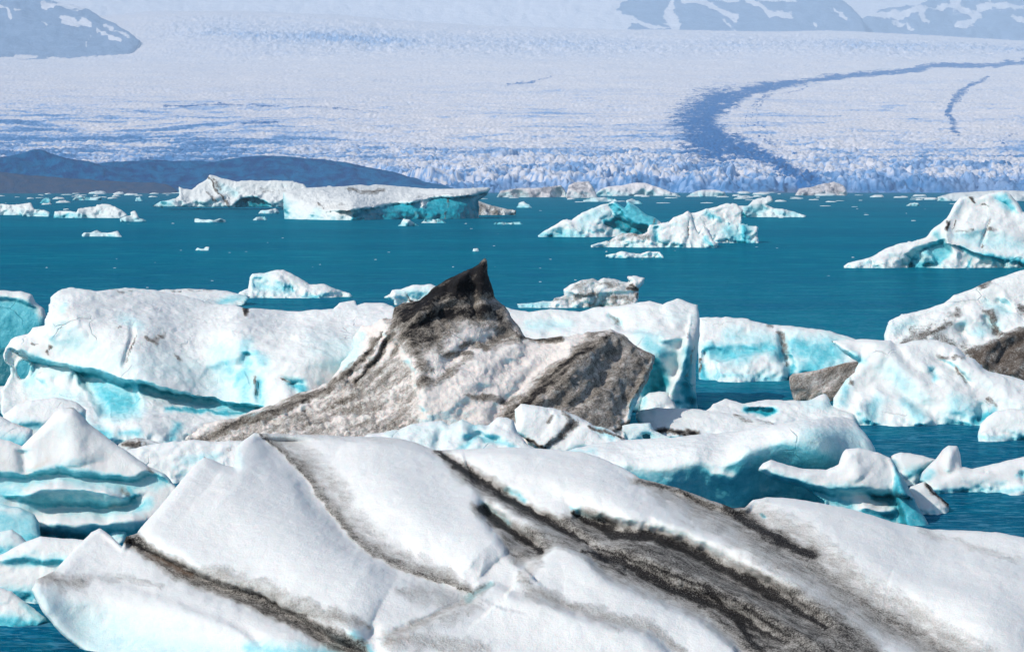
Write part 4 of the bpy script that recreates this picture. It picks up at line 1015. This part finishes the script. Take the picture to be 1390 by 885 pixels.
berg('iceberg', 'broken white block veined with brown grit leaning on the ash covered peak', [(695, 586), (700, 575), (697, 556), (706, 548), (726, 550), (765, 557), (782, 564), (806, 577), (826, 582), (850, 596), (850, 620), (741, 620), (720, 600)], 624, M_near, lean=.8,
     strokes=[('s', [(785, 560), (770, 580), (740, 605)], 3, 12, 14), ('b', [(808, 578), (822, 595)], 5, -6)],
     tints=[('d', [(785, 570), (772, 580), (755, 595), (738, 606)], 5, .66), ('d', [(764, 560), (776, 574)], 4, .5), ('d', [(712, 598), (735, 604)], 3, .9), ('d', [(744, 572), (752, 568)], 3, .5), ('d', [(800, 580), (825, 588), (846, 597)], 2.5, .8), ('b', [(810, 582), (830, 594)], 5, .4), ('o', [(750, 595), (770, 585)], 8, .15)],
     noise=[('f', 30, 3), ('facet', 26, 2.5), ('cup', 9, 1.5)])

# ------------------------------------------------------------------ mid water
berg('iceberg', 'small pale blue berg with a long tail floating behind the wall berg', [(322, 399), (326, 396), (337, 392), (338, 376), (342, 370), (358, 371), (367, 368), (376, 366), (384, 366), (396, 372), (412, 381), (420, 386), (440, 386), (455, 392), (475, 398), (478, 402), (470, 405), (326, 405)], 404, M_mid, lean=.8, res=1.2,
     strokes=[('p', [(342, 378), (358, 376), (366, 384), (360, 394), (344, 393)], 4, -8), ('b', [(370, 372), (392, 392)], 5, 6), ('b', [(384, 388), (394, 390)], 4, -8)], tints=[('b', [(345, 386), (366, 390), (392, 391)], 6, .4), ('b', [(384, 389), (394, 390)], 3, .6), ('b', [(345, 378), (360, 376)], 8, .2), ('b', [(410, 402), (440, 402)], 4, .4)], noise=[('f', 24, 2), ('cup', 8, 1.3), ('facet', 12, 1.2)])
berg('iceberg', 'little white berg just left of the black peak', [(520, 404), (530, 399), (532, 394), (545, 392), (560, 387), (585, 386), (592, 388), (600, 400), (600, 415), (536, 415), (534, 408)], 414, M_mid, res=1.2, noise=[('f', 20, 2), ('cup', 8, 1.2)], tints=[('d', [(553, 400), (560, 407)], 2, .6), ('b', [(545, 398), (580, 395)], 6, .25)])
berg('iceberg', 'grey banded berg with a mushroom knob on its right shoulder behind the scalloped block', [(702, 413), (720, 411), (750, 408), (752, 404), (766, 401), (765, 392), (775, 385), (790, 380), (805, 378), (812, 380), (820, 377), (835, 379), (850, 384), (856, 383), (852, 378), (851, 376), (862, 375), (876, 377), (874, 384), (867, 392), (866, 418), (705, 418)], 418, M_mid, lean=.6, res=1.1, dirt=.2,
     strokes=[('b', [(808, 382), (806, 400)], 3, -6), ('s', [(770, 398), (800, 400), (860, 396)], 2, -6, 8), ('b', [(857, 392), (866, 394)], 2, -5)],
     tints=[('d', [(780, 400), (810, 398)], 4, .5), ('d', [(855, 386), (866, 395), (850, 390)], 3, .8), ('d', [(830, 405), (862, 402)], 4, .5), ('d', [(812, 402), (800, 415)], 2, .5), ('b', [(705, 415), (745, 412)], 5, .3), ('d', [(705, 414), (745, 410)], 6, -.9), ('d', [(856, 378), (872, 378)], 3, -.8)],
     noise=[('f', 24, 2.2), ('facet', 14, 2), ('cup', 8, 1.2)],
     parts=[('knob', [(845, 368), (885, 368), (885, 388), (866, 393), (852, 385)]), ('tail', [(695, 425), (695, 405), (748, 406), (752, 425)], 'thin pale blue tail')])
Gp = [(1145, 361), (1152, 356), (1180, 350), (1198, 340), (1222, 330), (1240, 328), (1258, 322), (1268, 310), (1285, 296), (1296, 278), (1303, 269), (1312, 266), (1330, 268), (1340, 264), (1348, 262), (1362, 260), (1372, 264), (1382, 274), (1388, 288), (1420, 292), (1480, 300), (1520, 340), (1520, 365), (1146, 364)]
berg('iceberg', 'large melting white berg with turquoise caves at the right edge', Gp, 364, M_mid, lean=.8, rim=7, res=1.4, thick=6,
     strokes=[('p', [(1232, 348), (1244, 340), (1262, 336), (1284, 326), (1288, 345), (1276, 362), (1234, 366)], 4, -16), ('p', [(1254, 344), (1260, 342), (1268, 352), (1268, 360), (1254, 358)], 2, 16), ('s', [(1300, 336), (1330, 346), (1360, 352), (1400, 358)], 2, -12, 12), ('b', [(1285, 300), (1288, 330), (1300, 350)], 5, 8), ('b', [(1345, 300), (1330, 335)], 2, -4), ('b', [(1300, 295), (1310, 280), (1340, 280)], 8, -6),
              ('b', [(1345, 268), (1365, 280), (1375, 290)], 6, -8), ('b', [(1300, 315), (1340, 310), (1390, 320)], 9, 8), ('s', [(1180, 346), (1215, 342), (1245, 334)], 3, 6, 8)],
     tints=[('bp', [(1232, 350), (1244, 342), (1262, 336), (1284, 326), (1288, 345), (1276, 362), (1234, 366)], 4, .52), ('b', [(1272, 318), (1280, 334)], 5, .46), ('b', [(1254, 350), (1262, 356)], 4, -.8), ('b', [(1300, 337), (1330, 345), (1400, 356)], 4, .6), ('b', [(1320, 350), (1318, 362)], 2, .6), ('bp', [(1346, 266), (1366, 262), (1384, 288), (1360, 286)], 4, .45), ('b', [(1300, 322), (1340, 328), (1400, 338)], 8, .26),
            ('d', [(1288, 300), (1286, 310)], 2.5, 1.), ('d', [(1316, 272), (1322, 274)], 2, .7), ('d', [(1331, 279), (1342, 281)], 2, .5), ('d', [(1343, 314), (1350, 312)], 4, .35), ('o', [(1285, 318), (1287, 340)], 4, .3), ('d', [(1345, 300), (1332, 335)], 1.3, .4), ('d', [(1298, 298), (1296, 308)], 1.5, .7), ('d', [(1300, 314), (1320, 314)], 3, .25)],
     noise=[('f', 50, 4), ('cup', 22, 2.2), ('f', 12, .8)],
     parts=[('cave', lambda u, v, t: (t[:, 1] > .4) & (u < 1294) & (v > 318), 'turquoise cave')])
berg('ice_floe', 'flat white floe behind the large melting berg at the right edge', [(1270, 268), (1290, 263), (1310, 261), (1360, 258), (1440, 262), (1440, 274), (1280, 274)], 273, M_far, lean=3, noise=[('f', 20, 1)], res=1.4, cat='ice floe')
Ep = [(730, 320), (738, 314), (745, 311), (756, 304), (765, 299), (776, 300), (784, 292), (800, 284), (812, 280), (825, 276), (832, 273), (840, 278), (848, 282), (853, 274), (864, 281), (880, 292), (892, 297), (900, 305), (900, 322), (732, 322)]
berg('iceberg', 'double peaked turquoise shadowed berg with a white left slope', Ep, 322, M_mid, lean=.9, res=1.2, rim=6, thick=8,
     strokes=[('p', [(815, 300), (830, 290), (850, 300), (880, 308), (885, 322), (840, 318), (812, 308)], 4, -12), ('b', [(840, 285), (825, 300), (812, 308)], 5, 8), ('s', [(836, 276), (848, 296), (880, 312)], 3, -16, 20), ('b', [(770, 300), (780, 315)], 5, 5)],
     tints=[('bp', [(826, 276), (853, 272), (896, 296), (892, 312), (870, 310), (846, 292), (832, 290)], 3, .66), ('bp', [(815, 303), (835, 294), (860, 302), (884, 314), (870, 322), (840, 316)], 3, .82), ('b', [(790, 300), (815, 290)], 9, .3), ('b', [(735, 318), (790, 318)], 5, .34), ('d', [(890, 296), (888, 306)], 2, .5)], noise=[('f', 30, 2.5), ('cup', 9, 1.6), ('facet', 16, 1.5)])  # shade on the right side is painted in as deep blue
berg('iceberg', 'jumbled white and pale blue ice pinnacles behind the double peaked berg', [(924, 300), (932, 292), (947, 288), (958, 284), (972, 280), (988, 276), (1000, 278), (1010, 286), (1006, 292), (1006, 304), (1016, 306), (1030, 308), (1028, 318), (1030, 333), (925, 333)], 330, M_mid, lean=.7, res=1.2, rim=5, seed=205,
     tints=[('b', [(960, 292), (975, 300)], 5, .5), ('b', [(985, 310), (1005, 325)], 9, .42), ('b', [(1012, 310), (1012, 330)], 8, .7)], noise=[('facet', 14, 3.5), ('f', 24, 3), ('cup', 8, 1.5)], strokes=[('s', [(1006, 304), (1008, 332)], 3, -10, 12)])
Fp = [(802, 333), (812, 330), (828, 328), (838, 320), (846, 316), (870, 318), (878, 316), (882, 305), (895, 304), (908, 302), (914, 296), (925, 292), (934, 286), (940, 292), (942, 304), (948, 318), (955, 306), (962, 312), (968, 326), (975, 332), (972, 336), (804, 336)]
berg('iceberg', 'bright white broken berg with a grey rubble tail beside the double peaked berg', Fp, 336, M_mid, lean=.6, res=1.1, rim=5,
     strokes=[('s', [(878, 316), (884, 322), (886, 336)], 2, 6, 10), ('b', [(936, 300), (935, 320)], 2, -4), ('b', [(890, 306), (892, 330)], 4, -5)], tints=[('d', [(825, 328), (850, 320), (875, 322)], 6, .34), ('d', [(934, 308), (936, 318)], 1.8, .6), ('b', [(888, 308), (890, 326)], 4, .45), ('b', [(958, 322), (968, 330)], 4, .5), ('b', [(900, 334), (930, 334)], 3, .25)],
     noise=[('facet', 18, 2.5), ('f', 24, 2), ('cup', 8, 1.2)],
     parts=[('tail', [(795, 342), (795, 322), (846, 310), (877, 315), (879, 342)], 'grey rubble tail')])
berg('iceberg', 'low lumpy berg with pale blue saddles right of the double peaked berg', [(970, 292), (985, 285), (1000, 280), (1015, 279), (1022, 272), (1036, 268), (1046, 267), (1050, 272), (1040, 278), (1050, 283), (1062, 284), (1080, 288), (1094, 293), (1092, 297), (972, 297)], 295, M_far, lean=1.0, res=1.1, rim=4,
     tints=[('b', [(1010, 284), (1030, 286)], 5, .4), ('b', [(1050, 288), (1080, 291)], 4, .25), ('b', [(1000, 290), (1020, 292)], 3, .4)], noise=[('facet', 10, 2), ('f', 16, 2)])

# ------------------------------------------------------------------ table berg and peaked berg far left
Bp = [(384, 262), (392, 259), (412, 256), (440, 254), (470, 253), (485, 251), (500, 252), (520, 251), (560, 255), (600, 257), (640, 256), (662, 254), (666, 256), (660, 266), (650, 272), (650, 297), (386, 298)]
berg('iceberg', 'long flat topped berg with a ragged dark blue shaded face', Bp, 298, M_far, res=1.1, rim=3.5, thick=14, lean=.3, rough=.7,
     ctrl=[(386, 262, 447), (386, 297, 447), (430, 275, 441), (420, 297, 437), (480, 298, 431), (480, 276, 433), (485, 252, 470), (560, 255, 480), (660, 256, 468), (560, 272, 446), (640, 268, 455), (560, 298, 446), (648, 297, 458), (500, 283, 435), (600, 266, 455)],
     strokes=[('s', [(480, 285), (500, 284), (525, 280), (545, 276), (570, 272), (600, 269), (640, 267), (660, 262)], 1.5, -26, 26), ('b', [(571, 272), (573, 282)], 3, 12)],
     tints=[('bp', [(480, 292), (484, 287), (500, 284), (524, 282), (545, 276), (566, 272), (568, 282), (576, 284), (580, 272), (600, 269), (640, 268), (660, 262), (680, 262), (680, 310), (476, 310)], 1.6, .78), ('b', [(500, 292), (570, 290), (574, 298)], 4, .95), ('b', [(384, 264), (390, 290)], 5, .2), ('b', [(430, 285), (425, 295)], 6, .15),  # blue ice with the face's shade put into the tint
            ('d', [(475, 257), (500, 259), (520, 261)], 3, .5), ('d', [(430, 272), (436, 280)], 1.6, .3), ('d', [(455, 275), (480, 280), (470, 292)], 3, .2), ('d', [(560, 267), (640, 262)], 2, .2), ('o', [(430, 278), (470, 284), (460, 294)], 5, .25), ('d', [(608, 270), (604, 296)], 1.5, .3)],
     noise=[('f', 24, 1.4), ('facet', 12, 1.0), ('ridge', 10, .8)],
     parts=[('shaded_face', lambda u, v, t: t[:, 1] > .5, 'ragged dark blue overhung face')])
Ap = [(206, 277), (218, 273), (238, 270), (243, 266), (243, 254), (250, 256), (260, 258), (270, 250), (280, 244), (284, 238), (290, 238), (300, 241), (312, 244), (322, 247), (345, 246), (372, 245), (395, 246), (412, 250), (422, 262), (420, 279), (208, 279)]
berg('iceberg', 'peaked white berg with dirty diagonal seams left of the flat topped berg', Ap, 278, M_far, res=1.1, rim=3.5, Y0=640, sub=3, thick=20, lean=.8, rough=.9, water=True,
     strokes=[('s', [(284, 240), (292, 256), (308, 278)], 2, -4, 10), ('s', [(316, 278), (330, 268), (345, 266), (358, 272), (368, 278)], 1.5, -9, 8), ('b', [(245, 256), (250, 275)], 3, 4)],
     tints=[('bp', [(316, 281), (322, 272), (336, 267), (350, 266), (362, 272), (368, 281)], 1.6, .85), ('d', [(284, 240), (294, 256), (308, 277)], 1.6, .6), ('d', [(290, 241), (300, 254)], 2, .4), ('d', [(278, 260), (290, 272)], 2, .45), ('b', [(300, 252), (320, 262)], 6, .2), ('d', [(345, 256), (400, 262)], 3, .2), ('b', [(212, 276), (236, 274)], 3, .3)],
     noise=[('f', 24, 2), ('facet', 12, 1.6), ('ridge', 12, 1)])
berg('iceberg', 'speckled grey rubble berg right of the flat topped berg', [(646, 290), (648, 272), (656, 276), (668, 279), (680, 282), (700, 286), (699, 291), (690, 293), (648, 293)], 292, M_far, res=1.1, rim=3, dirt=.36, noise=[('facet', 8, 2), ('f', 12, 1.5)])

# further, smaller bergs
def small(label, poly, wl, blue=.1, dirt=0., name='iceberg', cat='iceberg', nz=None, group=None, tints=(), **kw):
    mat = M_vfar if wl < 271 else (M_far if wl < 330 else M_mid)
    kw.setdefault('res', 1.15)
    return berg(name, label, poly, wl, mat, rim=3, blue=0, dirt=dirt, lean=.9, noise=nz or [('facet', 9, 1.6), ('f', 12, 1.3)], rough=1.0, cat=cat, group=group,
                tints=[('b', [(poly[0][0], wl - 1), (poly[-1][0] + 40, wl - 1)], 4, blue * 1.0)] + list(tints), sub=3, **kw)

small('low flat topped berg at the left edge under the moraine hill', [(-40, 292), (-40, 276), (0, 277), (20, 278), (42, 276), (47, 284), (50, 290), (46, 293)], 292)
small('thin pale shelf berg beside the low flat topped berg at the left edge', [(30, 292), (34, 286), (46, 284), (60, 285), (67, 288), (66, 294), (32, 294)], 294, .2)
small('long blue and white saddle shaped berg on the left water', [(72, 295), (74, 287), (90, 286), (104, 288), (106, 284), (120, 281), (130, 280), (138, 277), (148, 278), (155, 280), (166, 286), (173, 292), (170, 296), (74, 297)], 296, .3)
small('upright little shard with a low foot right of the saddle shaped berg', [(163, 297), (170, 294), (178, 292), (177, 288), (184, 287), (189, 297), (199, 299), (198, 302), (164, 301)], 301, .2)
small('white double humped floe alone on the left water', [(111, 319), (114, 316), (124, 316), (132, 312), (138, 316), (150, 316), (160, 314), (168, 320), (166, 322), (112, 322)], 321, .12, name='ice_floe', cat='ice floe')
small('small bent floe like a tipped hook on the left water', [(260, 339), (268, 336), (276, 338), (280, 335), (284, 335), (283, 340), (262, 341)], 340, .1, name='ice_floe', cat='ice floe')
small('low bone shaped floe below the peaked berg', [(263, 299), (265, 296), (272, 298), (290, 299), (298, 297), (307, 299), (306, 303), (265, 303)], 302, .1, name='ice_floe', cat='ice floe')
small('small white floe between peaked berg and flat topped berg', [(340, 298), (348, 295), (356, 294), (362, 297), (362, 300), (340, 300)], 299, .1, name='ice_floe', cat='ice floe')
small('pale ragged floe at the left foot of the flat topped berg', [(348, 289), (354, 286), (366, 285), (374, 283), (380, 288), (380, 291), (350, 291)], 290, .15, name='ice_floe', cat='ice floe')
small('small pointed blue floe in front of the flat topped berg', [(537, 307), (543, 304), (548, 297), (556, 298), (562, 303), (576, 306), (574, 308), (538, 308)], 307, .35, name='ice_floe', cat='ice floe')
small('flat white slab floating in front of the flat topped berg', [(569, 303), (576, 298), (600, 298), (609, 303), (606, 304), (570, 304)], 303, .05, name='ice_floe', cat='ice floe')
small('thin flat white floe right of the rubble berg', [(667, 305), (672, 302), (706, 302), (713, 304), (712, 306), (668, 306)], 305, .05, name='ice_floe', cat='ice floe')
small('flat white floe with low humps below the broken white berg', [(820, 347), (836, 344), (842, 341), (852, 343), (870, 344), (880, 341), (895, 342), (900, 347), (904, 349), (890, 351), (830, 351)], 350, .1, name='ice_floe', cat='ice floe')
small('tiny sliver of ice under the humped floe', [(867, 353), (872, 351), (878, 352), (876, 354), (868, 354)], 353, .1, name='ice_floe', cat='ice floe', res=.9)
small('little pointed floe near the black peak', [(640, 341), (643, 338), (648, 338), (652, 340), (651, 342), (641, 342)], 341, .1, name='ice_floe', cat='ice floe', res=.9)
small('pale dome shaped growler right of the rubble berg', [(700, 282), (704, 276), (710, 274), (718, 278), (724, 282), (722, 283), (701, 283)], 282, .3)
small('dirty striped flat berg close under the glacier front', [(672, 268), (680, 259), (700, 256), (730, 255), (762, 252), (768, 262), (770, 269), (674, 269)], 268, .2, dirt=.22)
small('dark capped blocky berg close under the glacier front', [(768, 266), (772, 252), (780, 247), (800, 247), (806, 254), (812, 268), (806, 270), (770, 270)], 269, .1, dirt=.2)
small('wide white domed berg close under the glacier front', [(806, 264), (822, 254), (840, 252), (858, 249), (876, 248), (892, 254), (908, 260), (922, 264), (918, 267), (808, 267)], 266, .1)
small('white hummocky berg right of the domed berg under the glacier front', [(930, 267), (940, 262), (952, 258), (968, 258), (984, 261), (988, 267), (984, 268), (932, 268)], 267, .1)
small('brownish jagged berg under the dark moraine band of the glacier', [(1078, 266), (1084, 256), (1100, 254), (1120, 249), (1132, 247), (1146, 252), (1150, 263), (1148, 266), (1080, 266)], 265.5, .05, dirt=.26)
small('ragged low floe right of the small dome under the glacier front', [(790, 272), (800, 269), (820, 268), (835, 270), (842, 273), (830, 275), (796, 275)], 274, .15, name='ice_floe', cat='ice floe')
small('low arrow shaped floe behind the double peaked berg', [(850, 272), (858, 270), (868, 273), (877, 277), (860, 278), (852, 276)], 277, .2, name='ice_floe', cat='ice floe')
small('short white floe with a bump near the left shore', [(95, 272), (102, 269), (108, 265), (118, 268), (138, 267), (138, 271), (98, 273)], 272, .15, name='ice_floe', cat='ice floe')
small('rounded pale floe near the left shore', [(51, 276), (56, 272), (62, 268), (69, 271), (68, 276), (52, 277)], 276, .15, name='ice_floe', cat='ice floe')
small('tiny pale blue pointed floe left of the peaked berg', [(182, 273), (184, 268), (190, 267), (196, 272), (194, 274), (184, 274)], 273, .3, name='ice_floe', cat='ice floe')
small('white floe with a blunt head left of the large melting berg', [(1270, 272), (1276, 267), (1284, 268), (1292, 271), (1293, 274), (1272, 274)], 273, .1, name='ice_floe', cat='ice floe')
small('white rounded floe far off on the right water', [(1225, 278), (1236, 276), (1246, 276), (1252, 279), (1250, 281), (1226, 280)], 279.5, .1, name='ice_floe', cat='ice floe')


# ------------------------------------------------------------------ brash ice: many small floes sharing one look
def make_floe(seed, hgt):
    r = np.random.default_rng(seed)
    nr, na = 6, 18
    P = [[0, 0, 0]]
    ang = np.linspace(0, 2 * math.pi, na, endpoint=False)
    rad = 1 + .35 * fbm(np.stack([np.cos(ang) * 1.5 + seed, np.sin(ang) * 1.5, 0 * ang], -1), 3, seed)
    P = []
    zz = [1.0, .96, .8, .5, 0., -.5]
    rr = [.001, .35, .7, .92, 1.0, .85]
    for k in range(nr):
        for j in range(na):
            P.append([math.cos(ang[j]) * rad[j] * rr[k], math.sin(ang[j]) * rad[j] * rr[k], hgt * zz[k]])
    P = np.array(P)
    P[:, 2] += hgt * .8 * np.clip(fbm(P * 2.2 + seed, 3, seed), -.4, 1) * (P[:, 2] > .01)
    q = []
    for k in range(nr - 1):
        for j in range(na):
            a = k * na + j; b = k * na + (j + 1) % na
            q.append([a, a + na, b + na, b])
    tint = np.zeros((len(P), 3)); tint[:, 1] = np.where(P[:, 2] < hgt * .3, .35, .04)
    return P, np.array(q), tint


protos = []
placed = []
r = np.random.default_rng(3)
spots = []
for k in range(150):                         # drift belt under the glacier front
    px = r.uniform(-40, 1430); row = 261.5 + 3.2 * abs(r.normal()) ** 1.3 + r.uniform(0, 4)
    if px > 640 and r.random() < .5: row += r.uniform(0, 7)
    spots.append((px, row, r.uniform(2.0, 9.0) * (1.4 if r.random() < .15 else 1)))
for k in range(70):                          # thinner scatter over the open water
    px = r.uniform(-20, 1400); row = 272 + 130 * r.random() ** 1.3
    spots.append((px, row, r.uniform(.8, 2.1)))
for px, row, w in [(90, 285, 4), (64, 278, 6), (36, 278, 5), (153, 270, 7), (140, 268, 5), (870, 265, 8), (1010, 262, 9), (960, 276, 9), (1045, 262, 8), (1120, 280, 7), (1160, 281, 4), (1240, 300, 3), (1290, 312, 3), (1060, 296, 3), (1176, 292, 4), (1080, 270, 9), (1010, 268, 12), (1120, 266, 12), (1190, 268, 10), (1060, 274, 8), (980, 268, 9), (900, 276, 8), (270, 284, 6), (1290, 295, 4)]:
    spots.append((px, row, w))
for i in range(10):
    P, q, tint = make_floe(500 + i, [.16, .22, .3, .12, .4][i % 5])
    protos.append((P, q, tint))
meshes = {}
n_b = 0
for px, row, w in spots:
    Y = wl_dist(row)
    c = unproj(np.array([px]), np.array([row]), Y)[0]
    k = int(r.integers(0, 10))
    if k not in meshes:
        o = link_mesh('ice_floe', *protos[k], M_far, (0, 0, 0))
        meshes[k] = o
    else:
        o = meshes[k].copy()
        COL.objects.link(o)
    wm = w * Y / F
    o.location = (c[0], c[1], -.04 * wm * .3)
    o.scale = (wm, wm * r.uniform(.7, 1.3), wm * r.uniform(.6, 1.2))
    o.rotation_euler = (0, 0, r.uniform(0, 6.28))
    far = row < 275
    tag(o, 'small white floe in the drift belt below the glacier front' if far else 'tiny white fragment scattered on the open turquoise water', 'ice floe',
        'drift ice below the glacier front' if far else 'ice fragments on open water')

# ------------------------------------------------------------------ haze, sky, sun
def haze():
    x0, x1, y0, y1, z0, z1 = -9500, 9500, -120, 16500, -60, 1900
    P = np.array([[x, y, z] for z in (z0, z1) for y in (y0, y1) for x in (x0, x1)], float)
    q = np.array([[0, 2, 3, 1], [4, 5, 7, 6], [0, 1, 5, 4], [2, 6, 7, 3], [0, 4, 6, 2], [1, 3, 7, 5]])
    m, nt = new_mat('air')
    t = NT(nt)
    pv = t.n('ShaderNodeVolumePrincipled')
    pv.inputs['Color'].default_value = HAZE_COL
    pv.inputs['Density'].default_value = HAZE_D
    pv.inputs['Anisotropy'].default_value = -.25
    o = t.n('ShaderNodeOutputMaterial')
    t.l(pv.outputs[0], o.inputs['Volume'])
    ob = link_mesh('haze', P, q, None, m, (0, 0, 0), False)
    tag(ob, kind='stuff')


HAZE_COL = (.60, .76, .94, 1)
HAZE_D = 9.5e-5
haze()

sd = np.array([-.80, -.52]); sd = sd / np.linalg.norm(sd)
EL = math.radians(40)
S = np.array([sd[0] * math.cos(EL), sd[1] * math.cos(EL), math.sin(EL)])
from mathutils import Vector
sun = bpy.data.lights.new('sun', 'SUN')
sun.energy = 3.75
sun.angle = math.radians(.5)
sun.color = (1, .945, .87)
so = bpy.data.objects.new('sun', sun)
so.rotation_euler = Vector(S).to_track_quat('Z', 'Y').to_euler()
COL.objects.link(so)
w = bpy.data.worlds.new('World')
scene.world = w
w.use_nodes = True
nt = w.node_tree
bg = nt.nodes['Background']
sky = nt.nodes.new('ShaderNodeTexSky')
sky.sky_type = 'NISHITA'
sky.sun_disc = False
sky.sun_elevation = EL
sky.sun_rotation = math.atan2(S[0], S[1])
nt.links.new(sky.outputs[0], bg.inputs[0])
bg.inputs[1].default_value = .12

cam = bpy.data.cameras.new('camera')
cam.sensor_width = 36
cam.lens = F / W * 36
cam.clip_start = .5
cam.clip_end = 60000
co = bpy.data.objects.new('camera', cam)
co.location = (0, 0, CH)
co.rotation_euler = (math.pi / 2 - PA, 0, 0)
COL.objects.link(co)
scene.camera = co
vs = scene.view_settings
vs.view_transform = 'Standard'
vs.look = 'None'
vs.gamma = 1
vs.exposure = 0.0
scene.cycles.use_denoising = True
scene.cycles.max_bounces = 6
scene.cycles.diffuse_bounces = 3
scene.cycles.glossy_bounces = 2
scene.cycles.transparent_max_bounces = 6
scene.cycles.volume_bounces = 2
scene.cycles.use_adaptive_sampling = True
